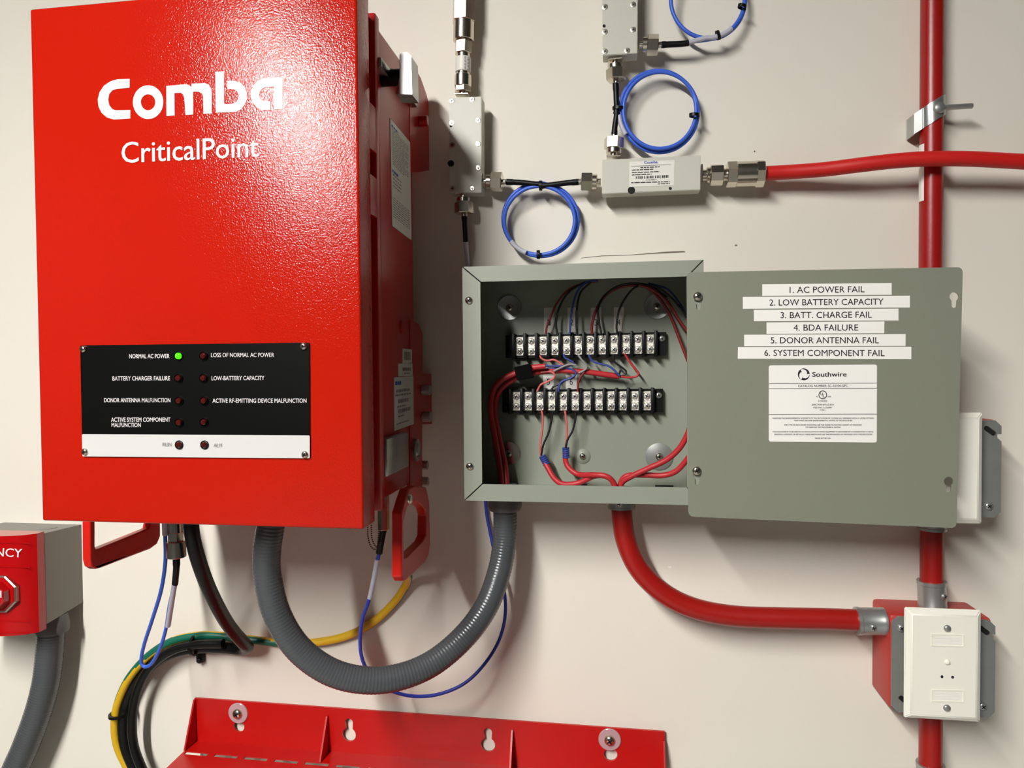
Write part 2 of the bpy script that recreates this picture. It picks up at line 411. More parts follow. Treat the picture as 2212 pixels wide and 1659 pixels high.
# indicator panel on the door
yp = YF - 0.0016
pan = slab([(173, 746), (668, 740), (669, 990), (178, 986)], yp, 0.0014, 'panel_black', 'indicator_panel', cab, 4)
slab([(177, 938), (669, 940.5), (669, 990), (178, 986)], yp - 0.0003, 0.0004, 'panel_white', 'white_strip', pan, 3)
fp = on(yp - 0.0004); fp2 = on(yp - 0.0009)
for s, x0, x1, b0, b1, h in (('NORMAL AC POWER', 279, 366, 774, 773.5, 9), ('LOSS OF NORMAL AC POWER', 456, 592, 771.5, 771, 9), ('BATTERY CHARGER FAILURE', 243, 367, 822, 821.5, 9),
        ('LOW-BATTERY CAPACITY', 457, 571, 821.5, 821, 9), ('DONOR ANTENNA MALFUNCTION', 225, 368, 869, 869, 9), ('ACTIVE RF-EMITTING DEVICE MALFUNCTION', 459, 662, 870, 870, 9),
        ('ACTIVE SYSTEM COMPONENT', 240, 368, 911, 911, 9), ('MALFUNCTION', 241, 304, 922.5, 922.5, 9)):
    lettering(s, (x0, b0), (x1, b1), h, fp, 'print_white', pan, 0.012)
for s, x0, x1, b in (('RUN', 351, 370, 964), ('ALM', 461, 479, 966)): lettering(s, (x0, b), (x1, b), 8, fp2, 'print_grey', pan)
for u, v in ((386, 769), (440, 769), (386, 817), (440, 817), (387, 866), (441, 866), (387, 913), (441, 912), (387, 961), (442, 961)):
    g = (u, v) == (386, 769); c = at(u, v, yp - 0.0006); r = pr(10.5, yp)
    o = finish('indicator_socket', lathe(B(), c + Vector((0, 0.001, 0)), (0, -1, 0), [(0, r), (0.0016, r), (0.0019, r * 0.92), (0.0006, r * 0.86), (0.0006, 0.0001)], 24), 'panel_black' if not g else 'panel_black', pan)
    finish('indicator_lens', lathe(B(), c, (0, -1, 0), [(0, r * 0.74), (0.0012, r * 0.72), (0.0022, r * 0.55), (0.0026, r * 0.2)], 20), 'led_green' if g else 'led_red', pan)
for u, v in ((180, 754), (656, 748), (184, 976), (659, 982)): screw(at(u, v, yp - 0.0002), pr(8.5, yp), pan, m='nickel', rot=0.2 + u)
# the wordmark, its letters drawn one by one
def crop(p): return (150 + p[0] / 4.174, 130 + p[1] / 4.174)
GL = {
 'c': [[(543, 168), (430, 172), (370, 190), (310, 230), (270, 290), (255, 355), (262, 420), (290, 475), (335, 515), (400, 535), (548, 525), (548, 448), (420, 452), (385, 440), (358, 405), (350, 355), (358, 305), (385, 272), (430, 258), (543, 248)]],
 'o': [circ((709, 378), 137, 40, 152), circ((709, 379), 65, 32, 72)],
 'm': [[(873, 232), (1050, 217), (1078, 224), (1099, 245), (1100, 212), (1220, 206), (1255, 220), (1278, 255), (1283, 300), (1283, 480), (1208, 482), (1205, 330), (1195, 300), (1165, 284), (1115, 284), (1115, 490), (1047, 493), (1035, 340), (1025, 310), (1005, 293), (947, 297), (947, 497), (875, 503)]],
 'b': [[(1315, 105), (1392, 102), (1392, 395), (1465, 395), (1500, 380), (1522, 350), (1527, 320), (1515, 285), (1490, 265), (1455, 258), (1425, 260), (1422, 186), (1490, 186), (1545, 205), (1580, 245), (1600, 300), (1600, 350), (1580, 400), (1550, 440), (1500, 465), (1320, 473)]],
 'a': [[(1923, 155), (1922, 440), (1845, 444), (1845, 238), (1765, 243), (1735, 258), (1715, 285), (1710, 320), (1722, 350), (1750, 368), (1812, 370), (1813, 447), (1740, 449), (1690, 425), (1655, 385), (1633, 335), (1635, 280), (1660, 225), (1700, 185), (1750, 165)]],
}
for k, loops in GL.items():
    finish('letter', prism(B(), [pmap([crop(p) for p in l], on(YF - 0.0004)) for l in loops], (0, 0.0006, 0)), 'print_white', cab)
lettering('CriticalPoint', crop((472, 926)), crop((1707, 868)), 185 / 4.174, on(YF - 0.0004), 'print_white', cab, 0.008, up=(-0.01, -1))

# ================================================================== junction box
YR = -0.1116; YBK = -0.0100
a, b, c, d = at(1000, 578, YR), at(1522, 560, YR), at(1518, 1091, YR), at(1003, 1081, YR)
JX0 = (a.x + d.x) / 2; JX1 = (b.x + c.x) / 2; JZ1 = (a.z + b.z) / 2; JZ0 = (c.z + d.z) / 2
jb = thing('junction_box', 'open square grey-green steel box holding two terminal strips', 'electrical box', ((JX0 + JX1) / 2, 0, JZ0))
t = 0.0016
finish('back_panel', box(B(), (JX0, YBK - t, JZ0), (JX1, YBK, JZ1)), 'box_grey', jb)
finish('side_panel', box(B(), (JX0, YR, JZ0), (JX0 + t, YBK, JZ1)), 'box_grey', jb)
finish('side_panel', box(B(), (JX1 - t, YR, JZ0), (JX1, YBK, JZ1)), 'box_grey', jb)
finish('top_panel', box(B(), (JX0, YR, JZ1 - t), (JX1, YBK, JZ1)), 'box_grey', jb)
finish('bottom_panel', box(B(), (JX0, YR, JZ0), (JX1, YBK, JZ0 + t)), 'box_grey', jb)
IX0, IZ1 = at(1038, 609, YR).x, at(1038, 609, YR).z; IX1 = at(1484, 800, YR).x; IZ0 = at(1200, 1048, YR).z
g = 0.0009
def rim(p, name='rim_flange'):
    return finish(name, prism(B(), [[Vector((x, YR - 0.0012, z)) for x, z in p]], (0, 0.0014, 0)), 'box_grey', jb)
rim([(JX0 + g, JZ1), (JX1 - g, JZ1), (IX1 - g * 0.6, IZ1), (IX0 + g, IZ1)])
rim([(JX0 + g, JZ0), (JX1 - g, JZ0), (IX1 - g, IZ0), (IX0 + g, IZ0)])
rim([(JX0, JZ0 + g), (IX0, IZ0 + g), (IX0, IZ1 - g), (JX0, JZ1 - g)])
rim([(JX1, JZ0 + g), (IX1, IZ0 + g), (IX1, IZ1 - g), (JX1, JZ1 - g)])
yr = YR - 0.0012
for u, v in ((1013, 649), (1015, 1007)): screw(at(u, v, yr), pr(8.5, yr), jb, rot=0.7)
yi = YBK - t                                  # inside face of the back panel
def washer(u, v, r, m, cone):
    c = at(u, v, yi); R = pr(r, yi)
    prof = [(0, R * 0.96), (0.0012, R), (0.0022, R * 0.97), (0.0005, R * 0.3), (0.0005, 0.001)] if cone else [(0, R), (0.0012, R), (0.0015, R * 0.97), (0.0016, 0.001)]
    o = finish('washer', lathe(B(), c, (0, -1, 0), prof, 32), m, jb)
    screw(c + Vector((0, -0.0008 if cone else -0.0015, 0)), pr(8, yi), o)
washer(1101, 665, 27, 'zinc', True); washer(1419, 662, 27, 'zinc', True); washer(1099, 979, 26, 'nickel', False); washer(1424, 986, 29, 'steel_plate', False)
c = at(1259, 985, yi)
finish('dimple', lathe(B(), c, (0, -1, 0), [(0, pr(17)), (0.0008, pr(16.5)), (0.0026, pr(11)), (0.0032, pr(4))], 24), 'box_grey', jb)
screw(c + Vector((0, -0.003, 0)), pr(7), jb)
# numbered paper tags on the back panel
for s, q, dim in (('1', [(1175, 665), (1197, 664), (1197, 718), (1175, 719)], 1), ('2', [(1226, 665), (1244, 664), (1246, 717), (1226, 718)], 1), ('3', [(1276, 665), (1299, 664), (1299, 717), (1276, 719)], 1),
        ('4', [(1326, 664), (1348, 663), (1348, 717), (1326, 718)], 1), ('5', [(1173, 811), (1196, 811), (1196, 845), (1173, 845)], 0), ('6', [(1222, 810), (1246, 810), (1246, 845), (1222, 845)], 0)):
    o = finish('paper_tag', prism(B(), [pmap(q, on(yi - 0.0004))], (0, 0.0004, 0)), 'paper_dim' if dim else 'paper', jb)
    bx = (q[0][0] + q[1][0]) / 2; by = 703 if dim else 831
    lettering(s, (bx - 3.5, by), (bx + 3.5, by), 13, on(yi - 0.0007), 'print_dark', o)
# slots in the floor of the box near the back
for u0, u1 in ((1254, 1268), (1415, 1454)):
    finish('slot', box(B(), (at(u0, 1046, yi).x, yi - 0.004, JZ0 + t), (at(u1, 1046, yi).x, yi - 0.0004, JZ0 + t + 0.002)), 'hole_black', jb)
# fitting rings where the conduits come in
c = at(1091, 1046, -0.055); cg = Vector((at(1091, 1088, -0.055).x, -0.055, JZ0))
finish('lock_ring', cyl(B(), cg + Vector((0, 0, t)), cg + Vector((0, 0, 0.008)), 0.0165, 24, 0.001), 'grey_fitting', jb)
cr = Vector((at(1342, 1090, -0.048).x, -0.048, JZ0))
finish('lock_ring', cyl(B(), cr + Vector((0, 0, t)), cr + Vector((0, 0, 0.006)), 0.0155, 24, 0.001), 'black_plastic', jb)

# cover hanging to the right by two screws
YC = YR - 0.0030
def keyhole(u, v, s=1.0): return circ((u, v), 10 * s, 14, a0=math.radians(125))[:11] and [(u + 10 * s * math.cos(math.radians(a)), v + 10 * s * math.sin(math.radians(a))) for a in range(125, 416, 22)] + [(u + 5 * s, v + 22 * s), (u, v + 25 * s), (u - 5 * s, v + 22 * s)]
cov = slab([(1483, 588), (2080, 577), (2066, 1141), (1487, 1116)], YC, 0.0015, 'cover_grey', 'cover_plate', None, 13, [keyhole(2061, 641), keyhole(2049, 1040), keyhole(1509, 648, 0.9), keyhole(1506, 1026, 0.9)])
cov.name = 'box_cover'; WL['box_cover'] = WL['cover_plate']
tag(cov, 'flat grey-green steel cover swung aside, bearing six printed alarm strips', 'cover')
for u, v in ((1507, 640), (1505, 1017)): screw(at(u, v, YC - 0.0004), pr(9.5, YC), cov, rot=0.5)
def cc(p): return (1560 + p[0] / 4.096, 580 + p[1] / 4.096)
yl1 = on(YC - 0.0006)
strips = (('1. AC POWER FAIL', [(355, 140), (1500, 128), (1500, 233), (355, 242)], 597, 216, 1260, 210),
 ('2. LOW BATTERY CAPACITY', [(183, 252), (1661, 240), (1661, 345), (183, 357)], 418, 328, 1427, 320),
 ('3. BATT. CHARGE FAIL', [(280, 366), (1560, 355), (1560, 460), (281, 467)], 517, 440, 1325, 435),
 ('4. BDA FAILURE', [(393, 477), (1436, 468), (1434, 573), (393, 578)], 632, 550, 1203, 549),
 ('5. DONOR ANTENNA FAIL', [(195, 586), (1623, 580), (1622, 686), (195, 688)], 430, 662, 1387, 661),
 ('6. SYSTEM COMPONENT FAIL', [(140, 695), (1674, 692), (1674, 803), (138, 799)], 373, 773, 1437, 775))
for s, q, x0, y0, x1, y1 in strips:
    o = slab([cc(p) for p in q], YC - 0.0004, 0.0004, 'paper', 'label_strip', cov)
    lettering(s, cc((x0, y0)), cc((x1, y1)), 54 / 4.096, yl1, 'print_dark', o, 0.004)
lab = slab([cc(p) for p in [(413, 857), (1370, 850), (1368, 1540), (413, 1532)]], YC - 0.0004, 0.0004, 'paper', 'product_label', cov, 5)
bm = B()
for y in (1016, 1060, 1290): quad(bm, [cc((414, y)), cc((1369, y - 4)), cc((1369, y)), cc((414, y + 4))], yl1)
finish('rule_line', bm, 'print_dark', lab)
lettering('Southwire', cc((798, 957)), cc((1100, 955)), 40 / 4.096, yl1, 'print_dark', lab, 0.03)
bm = B(); cx, cy = 722, 937
for k in range(3):                           # swirling ring emblem
    a0 = 2 * math.pi * k / 3; outer = []; inner = []
    for i in range(13):
        a = a0 + 2.0 * i / 12
        outer.append(cc((cx + 53 * math.cos(a), cy + 53 * math.sin(a)))); inner.append(cc((cx + (28 + 23 * (1 - i / 12)) * math.cos(a), cy + (28 + 23 * (1 - i / 12)) * math.sin(a))))
    prism(bm, [pmap(outer + inner[::-1], yl1)])
finish('emblem', bm, 'print_dark', lab)
lettering('CATALOG NUMBER: SC-10104-GPC', cc((672, 1049)), cc((1112, 1047)), 20 / 4.096, yl1, 'print_dark', lab, 0.012)
bm = B(); prism(bm, [pmap([cc(p) for p in circ((890, 1118), 38, 28)], yl1), pmap([cc(p) for p in circ((890, 1118), 31, 28)], yl1)])
put_text(bm, 'U', cc((870, 1122)), cc((890, 1122)), 26 / 4.096, yl1, 0.02); put_text(bm, 'L', cc((891, 1140)), cc((908, 1140)), 26 / 4.096, yl1, 0.02)
finish('listing_mark', bm, 'print_dark', lab)
for s, x0, x1, y, h in (('c', 834, 846, 1139, 18), ('us', 934, 961, 1139, 18), ('LISTED', 853, 928, 1179, 15), ('JUNCTION & PULL BOX', 792, 990, 1211, 14), ('TYPE 1', 862, 918, 1260, 12), ('MADE IN THE USA', 822, 960, 1508, 12),
        ('FILE NO. E122991', 808, 970, 1237, 13),
        ('MAINTAIN THE ENVIRONMENTAL INTEGRITY OF THIS ENCLOSURE BY CLOSING ALL OPENINGS WITH UL LISTED FITTINGS', 445, 1342, 1331, 12), ('THAT HAVE THE SAME ENVIRONMENTAL RATING AS THE ENCLOSURE', 635, 1152, 1352, 12),
        ('FOR TYPE 3R ENCLOSURE MOUNTING USE THE RAISED MOUNTING GASKET KIT PROVIDED', 550, 1235, 1390, 12), ('TO MAINTAIN THE ENCLOSURE UL RATING', 737, 1048, 1411, 12),
        ('THIS ENCLOSURE IS TO BE USED IN AN INSTALLATION IN WHICH EQUIPMENT IS GROUNDED BY A CONNECTION TO METAL', 445, 1340, 1451, 12), ('RACEWAY, CONDUIT, OR METALLIC CABLE SHEATH AND USE THE GROUNDING KIT PROVIDED WITH THE ENCLOSURE', 462, 1328, 1474, 12)):
    lettering(s, cc((x0, y)), cc((x1, y)), h / 4.096, yl1, 'print_dark', lab, 0.012, name='fine_print' if y > 1300 else 'lettering')

# terminal strips
def strip(label, u0, v0, u1, v1, name_y):
    P0, P1 = at(u0, v0, -0.026), at(u1, v1, -0.026); st = (P1 - P0) / 11
    ts = thing('terminal_strip', label, 'terminal strip', (P0.lerp(P1, 0.5).x, yi, P0.lerp(P1, 0.5).z), 'terminal strips in the junction box')
    hz = pr(25, -0.026)
    bm = B(); box(bm, (P0.x - st.x * 1.3, -0.021, 0), (P1.x + st.x * 1.35, yi, 0), 0)
    for v in bm.verts:
        cz = P0.z + (P1.z - P0.z) * (v.co.x - P0.x) / (P1.x - P0.x); v.co.z = cz
    bm.free()
    bm = B(); e0, e1 = P0 - st * 1.25, P1 + st * 1.35
    hexa(bm, [(e0.x, yi, e0.z - hz), (e1.x, yi, e1.z - hz), (e1.x, -0.0215, e1.z - hz), (e0.x, -0.0215, e0.z - hz)], [(e0.x, yi, e0.z + hz), (e1.x, yi, e1.z + hz), (e1.x, -0.0215, e1.z + hz), (e0.x, -0.0215, e0.z + hz)])
    finish('base', bm, 'black_plastic', ts)
    bar0 = None; hb = pr(28, -0.026)
    for i in range(13):
        c = P0 + st * (i - 0.5)
        if bar0 is None:
            w2 = st.x * 0.145; c0 = c
            bm = B(); box(bm, (c.x - w2, -0.030, c.z - hb), (c.x + w2, yi - 0.001, c.z + hb), 0.0008, 2); bar0 = finish('barrier', bm, 'black_plastic', ts); off = WL[bar0.name] - c
        else: dup(bar0, c + off, ts)
    pl = None
    for i in range(12):
        c = P0 + st * i; w2 = st.x * 0.355; h2 = pr(20.5, -0.026)
        if pl is None:
            bm = B(); box(bm, (c.x - w2, -0.0235, c.z - h2), (c.x + w2, -0.021, c.z + h2), 0.0005, 1)
            pl = finish('terminal', bm, 'tin', ts); o1 = WL[pl.name] - c
            sw = []
            for s in (-1, 1):
                cc_ = c + Vector((0, 0, s * h2 * 0.52)); cc_.y = -0.0235
                x = screw(cc_, w2 * 0.80, pl, m='tin', rot=0.9 * s + 0.2, name='terminal_screw')
                sw.append((x, WL[x.name] - WL[pl.name]))
            cl = []
            for s in (-1, 1):
                for sxx in (-1, 1):
                    for k in (-0.42, 0.42):
                        p = c + Vector((sxx * w2 * 0.8, 0, s * h2 * 0.52 + k * h2)); p.y = -0.0234
                        cl.append(p)
            bm = B()
            for p in cl: lathe(bm, p, (0, -1, 0), [(0, w2 * 0.2), (0.0006, w2 * 0.17), (0.001, w2 * 0.06)], 8)
            x = finish('clamp_corners', bm, 'tin', pl); x['kind'] = 'stuff'; sw.append((x, WL[x.name] - WL[pl.name]))
        else:
            d = dup(pl, c + o1, ts)
            for x, of in sw: dup(x, WL[d.name] + of, d)
    for e, dv in ((P0 - st * 1.0, -1), (P1 + st * 1.0, 1)):
        q = e + Vector((0, 0, dv * hz * 0.45)); q.y = -0.0215; screw(q, st.x * 0.27, ts, m='zinc' if dv > 0 else 'black_plastic')
    return ts
strip('black terminal strip with twelve silver terminals, the upper of the two in the box', 1122, 748, 1404, 743, 0)
strip('black terminal strip with twelve silver terminals, the lower of the two in the box', 1115, 867, 1397, 866, 0)

# wires inside the box -------------------------------------------------
def wire(name, label, cat, pts, r, m, y=-0.032, ends=None, group=None, n=10):
    P = []
    for q in pts: P.append(at(q[0], q[1], q[2] if len(q) > 2 else y))
    o = finish(name, tube(B(), P, r, n, 0.003), m, None, 60)
    if label: tag(o, label, cat, group)
    return o
Rk = pr(6.3)
wire('red_cable', 'thick red jacketed cable ending short just right of the black foam block', 'cable', [(1085, 1075, -0.055), (1083, 1040, -0.05), (1078, 1000, -0.046), (1068, 940, -0.042), (1060, 885, -0.042), (1066, 842, -0.042), (1088, 818, -0.042), (1125, 802, -0.042), (1152, 794, -0.042), (1178, 791, -0.042)], Rk, 'red_wire')
wire('red_cable', 'thick red jacketed cable running from the foam block rightward between the terminal strips', 'cable', [(1096, 1075, -0.052), (1094, 1040, -0.044), (1090, 1000, -0.038), (1078, 945, -0.034), (1069, 890, -0.032), (1076, 850, -0.032), (1102, 824, -0.032), (1140, 808, -0.034), (1200, 801, -0.030), (1260, 803, -0.028), (1300, 808, -0.026), (1337, 813, -0.024)], Rk, 'red_wire')
foam = finish('foam_block', hexa(B(), pmap([(1110, 793), (1145, 785), (1152, 816), (1117, 822)], on(-0.052)), pmap([(1112, 795), (1146, 787), (1153, 816), (1118, 822)], on(yi))), 'foam')
bmx = foam.modifiers.new('b', 'BEVEL'); bmx.width = 0.001; bmx.segments = 2
tag(foam, 'small black foam block clamping the red cables left of the terminal strips', 'foam block')
rt = pr(2.3)
TW = [
 ('red wire arching from the first paper tag up to the top of the box', 'dark_red_wire', [(1179, 722), (1182, 703), (1190, 684), (1203, 655), (1228, 626), (1262, 612), (1292, 607)]),
 ('black wire rising right of the first paper tag in the box', 'black_wire', [(1204, 722), (1201, 695), (1208, 665), (1226, 634), (1258, 612), (1282, 606)]),
 ('blue wire rising across the second paper tag in the box', 'blue_wire', [(1231, 722), (1232, 700), (1236, 668), (1246, 632), (1266, 610), (1290, 606)]),
 ('black wire rising along the right edge of the second paper tag', 'black_wire', [(1247, 722), (1245, 700), (1246, 668), (1254, 632), (1276, 610)]),
 ('long red wire from the third paper tag arching down behind the cover edge', 'dark_red_wire', [(1279, 722), (1279, 700), (1288, 670), (1308, 638), (1345, 619), (1390, 619), (1420, 640), (1445, 676), (1463, 720), (1480, 765), (1494, 800)]),
 ('black wire looping over the third paper tag in the box', 'black_wire', [(1299, 722), (1294, 695), (1292, 668), (1305, 640), (1335, 618), (1372, 612), (1405, 618), (1440, 642)]),
 ('black and blue wire crossing the fourth paper tag in the box', 'black_wire', [(1333, 722), (1332, 702), (1337, 672), (1352, 642), (1374, 620), (1405, 616), (1440, 634), (1475, 672), (1496, 705)]),
 ('dark red wire running behind the upper right washer to the cover', 'dark_red_wire', [(1380, 616), (1410, 626), (1440, 650), (1466, 690), (1484, 715), (1500, 735)]),
 ('dark blue wire highest in the upper right corner of the box', 'blue_wire', [(1400, 612), (1440, 624), (1466, 652), (1484, 685), (1500, 708)]),
 ('short red wire curling under the third terminal of the upper strip', 'pink_wire', [(1166, 768), (1170, 775), (1182, 779), (1196, 777), (1206, 782), (1218, 790)]),
 ('short blue wire under the fifth terminal of the upper strip', 'blue_wire', [(1218, 764), (1219, 772), (1228, 777), (1240, 784), (1232, 790), (1200, 791), (1178, 790)]),
 ('blue wire sagging from the upper strip to the long red cable end', 'blue_wire', [(1272, 766), (1276, 776), (1288, 784), (1310, 789), (1324, 797), (1338, 812)]),
 ('black wire with a small loop below the upper strip', 'black_wire', [(1325, 768), (1327, 781), (1342, 793), (1352, 801), (1351, 809), (1338, 812), (1340, 800)]),
 ('red wire hanging in a V from the upper strip to the red cable end', 'red_wire', [(1349, 764), (1362, 784), (1378, 804), (1379, 810), (1368, 815), (1338, 814)]),
 ('grey wire sloping from the upper strip toward the middle of the box', 'grey_wire', [(1249, 767), (1258, 779), (1268, 792), (1262, 800), (1250, 806)]),
 ('pink wire curling down over the fifth paper tag', 'pink_wire', [(1168, 804), (1190, 803), (1198, 809), (1196, 817), (1182, 825), (1168, 831), (1160, 846)]),
 ('black and blue wire bending above the lower strip beside the sixth tag', 'black_wire', [(1242, 808), (1238, 816), (1222, 821), (1210, 829), (1196, 835), (1189, 846)]),
 ('blue wire curving over the left of the sixth paper tag', 'blue_wire', [(1180, 797), (1215, 795), (1238, 799), (1244, 808), (1232, 817), (1214, 824), (1208, 834), (1206, 846)]),
 ('thin red wire dropping along the right edge of the sixth paper tag', 'dark_red_wire', [(1262, 804), (1254, 815), (1249, 828), (1248, 846)]),
 ('grey wire swooping over the red cables in the middle of the box', 'grey_wire', [(1196, 802), (1212, 794), (1230, 787), (1244, 789)]),
 ('pink wire hanging straight below the third terminal of the lower strip', 'pink_wire', [(1170, 886), (1173, 905), (1171, 930), (1167, 965), (1169, 988)]),
 ('black wire hanging below the fourth terminal of the lower strip', 'black_wire', [(1194, 888), (1191, 910), (1185, 935), (1174, 960), (1169, 984)]),
 ('pink wire hanging straight below the fifth terminal of the lower strip', 'pink_wire', [(1220, 886), (1223, 905), (1225, 930), (1224, 950), (1221, 972)]),
 ('black wire hanging below the sixth terminal of the lower strip', 'black_wire', [(1244, 888), (1243, 905), (1237, 930), (1226, 950), (1222, 968)]),
]
for i, (lb, m, pts) in enumerate(TW):
    wire('wire', lb, 'wire', pts, rt * (1.35 if i in (4, 7) else 1), m, -0.029 - 0.0025 * (i % 4))
cabL = [
 ('thick red cable rising bare-ended left of centre at the bottom of the box', [(1171, 988, -0.032), (1182, 1008, -0.036), (1198, 1034, -0.040), (1218, 1046, -0.042), (1250, 1043, -0.042), (1285, 1028, -0.046), (1312, 1030, -0.048), (1328, 1048, -0.048), (1336, 1085, -0.048)]),
 ('thick red cable with a blue thread wrap near the middle of the box', [(1222, 972, -0.034), (1222, 996, -0.034), (1230, 1012, -0.036), (1250, 1025, -0.040), (1284, 1026, -0.052), (1310, 1029, -0.056), (1326, 1045, -0.054), (1334, 1085, -0.052)]),
 ('thick red cable sweeping up right across the dark washer', [(1340, 1085, -0.048), (1342, 1046, -0.048), (1362, 1030, -0.052), (1400, 1012, -0.056), (1440, 993, -0.060), (1468, 968, -0.064), (1486, 936, -0.068), (1496, 905, -0.072)]),
 ('thick red cable curving low to the right under the dark washer', [(1338, 1085, -0.044), (1340, 1046, -0.044), (1354, 1028, -0.046), (1392, 1026, -0.048), (1432, 1027, -0.050), (1460, 1018, -0.054), (1482, 995, -0.058), (1496, 975, -0.062)])]
CB = [wire('red_cable', lb, 'cable', pts, pr(6.0, -0.045), 'red_wire') for lb, pts in cabL]
for o, (p, q) in zip(CB[:2], (((1171, 984), (1181, 1004)), ((1222, 966), (1223, 990)))):
    a, b = at(*p, -0.033), at(*q, -0.034); bm = B()
    for i in range(5):
        c = a.lerp(b, (i + 0.5) / 5); dd = (b - a) / 5 * 0.46
        cyl(bm, c - dd, c + dd, pr(8), 14, 0.0006)
    finish('thread_wrap', bm, 'blue_wire', o)['kind'] = 'stuff'

# ================================================================== radio couplers and jumper cables
def coupler(name, label, q, yf, yb, screws, holes, group):
    a, b, c, d = [at(u, v, yf) for u, v in q]
    t = thing(name, label, 'coupler', ((a.x + c.x) / 2, 0, min(c.z, d.z)), group)
    hl = [pmap(circ(h[:2], h[2], 14), on(yf)) for h in holes]
    bm = B(); hexa(bm, [a, b, c, d], [p + Vector((0, yb - yf, 0)) for p in (a, b, c, d)])
    bmesh.ops.bevel(bm, geom=bm.edges[:], offset=0.0006, segments=2, affect='EDGES')
    bd = finish('body', bm, 'coupler_paint', t)
    for h in holes: finish('mounting_hole', prism(B(), [pmap(circ(h[:2], h[2], 18), on(yf - 0.0002))], (0, 0.0004, 0)), 'hole_black', t)
    for s in screws:
        x = screw(at(s[0], s[1], yf - 0.0001), pr(6.0, yf), t, m='nickel_dull' if len(s) > 2 else 'nickel', rot=s[1], flat=True)
    for i, (f1, f2) in enumerate(((0.2, 0.3), (0.8, 0.7))):
        p = a.lerp(b, f1).lerp(d.lerp(c, f1), f2); finish('spacer', cyl(B(), (p.x, yb, p.z), (p.x, 0, p.z), 0.004, 14), 'black_plastic', t)
    return t
G = 'signal couplers on the wall'
YK, YKB = -0.034, -0.014; YA = -0.024
cpl = coupler('signal_coupler', 'pale grey metal coupler block standing upright beside the red cabinet', [(970, 211), (1040, 208), (1040, 416), (971, 416)], YK, YKB,
    [(976, 218), (1020, 215), (1033, 260), (1033, 311), (1033, 363), (1020, 407), (976, 266, 1), (977, 313, 1), (977, 407, 1)], [(974, 353, 7), (974, 272, 3)], G)
cpu = coupler('signal_coupler', 'pale grey metal coupler block cut off by the top of the photo', [(1300, -90), (1378, -95), (1377, 115), (1302, 120)], YK, YKB,
    [(1307, 15, 1), (1368, 10, 1), (1307, 69, 1), (1368, 64, 1), (1307, 111, 1), (1355, 109, 1)], [(1305, 56, 3.5)], G)
cpc = coupler('signal_coupler', 'pale grey metal coupler block lying level with a printed label', [(1301, 345), (1514, 335), (1513, 410), (1300, 419)], YK, YKB, [], [(1364, 411, 8), (1448, 407, 3.4)], G)
fk = on(YK - 0.0003)
def ck(p): return (1260 + p[0] / 5.027, 280 + p[1] / 5.027)
lb = slab([ck(p) for p in [(500, 350), (990, 330), (985, 605), (500, 622)]], YK - 0.0003, 0.0003, 'label_silver', 'product_label', cpc)
fk2 = on(YK - 0.0006)
lettering('Comba', ck((660, 370)), ck((806, 364)), 28 / 5.027, fk2, 'print_blue', lb, 0.03)
bm = B()
for y, x0, x1, h in ((400, 520, 950, 3), (418, 620, 830, 10), (445, 528, 760, 10), (472, 528, 828, 9), (497, 528, 740, 9), (552, 680, 795, 8), (582, 520, 940, 10), (594, 810, 940, 9)):
    a_ = -0.045 if y < 560 else -0.03
    rnd = random.Random(y); x = x0
    while x < x1:
        e = min(x + rnd.uniform(18, 60), x1) if h > 3 else x1
        quad(bm, [ck((x, y + a_ * (x - x0))), ck((e, y + a_ * (e - x0))), ck((e, y - h + a_ * (e - x0))), ck((x, y - h + a_ * (x - x0)))], fk2); x = e + 8
x = 570; rnd = random.Random(9)
while x < 920:
    e = x + rnd.choice((6, 9, 14)); quad(bm, [ck((x, 536 - 0.04 * (x - 570))), ck((e, 536 - 0.04 * (e - 570))), ck((e, 507 - 0.04 * (e - 570))), ck((x, 507 - 0.04 * (x - 570)))], fk2); x = e + rnd.choice((5, 8, 12))
finish('fine_print', bm, 'print_dark', lb)['kind'] = 'stuff'

def fitting(parent, p0, p1, segs, y=YA, y1=None):   # segs: (pixel start, pixel end along the axis, radius in px, sides, material, part name)
    a, b = at(p0[0], p0[1], y), at(p1[0], p1[1], y1 if y1 is not None else y)
    L = math.hypot(p1[0] - p0[0], p1[1] - p0[1])
    for s0, s1, r, n, m, nm in segs:
        finish(nm, cyl(B(), a.lerp(b, s0 / L), a.lerp(b, s1 / L), pr(r * 1.09, y), n, pr(1.2), rot=0.35 if n == 6 else (math.pi / 4 if n == 4 else 0)), m, parent, 25)
NK = 'nickel'
def jumper_end(parent, p0, p1, flange=True, y=YA, k=1.0, y1=None):   # coaxial connector from the port p0 toward p1, about 48 px long
    sg = [(0, 3.5, 19 * k, 4, NK, 'port_flange')] if flange else []
    sg += [(2, 14, 7 * k, 16, NK, 'port_thread'), (10, 22, 14.5 * k, 20, NK, 'coupling_ring'), (20, 44, 19 * k, 6, NK, 'hex_nut'), (44, 52, 6 * k, 16, NK, 'crimp')]
    fitting(parent, p0, p1, sg, y, y1)
def sleeve(parent, pts, r, m='black_plastic', name='black_sleeve', y=YA):
    return finish(name, tube(B(), [at(p[0], p[1], p[2] if len(p) > 2 else y) for p in pts], pr(r), 12, 0.003, radf=lambda t, i: 1.12 if t < 0.2 and name == 'black_sleeve' else 1.0), m, parent, 60)
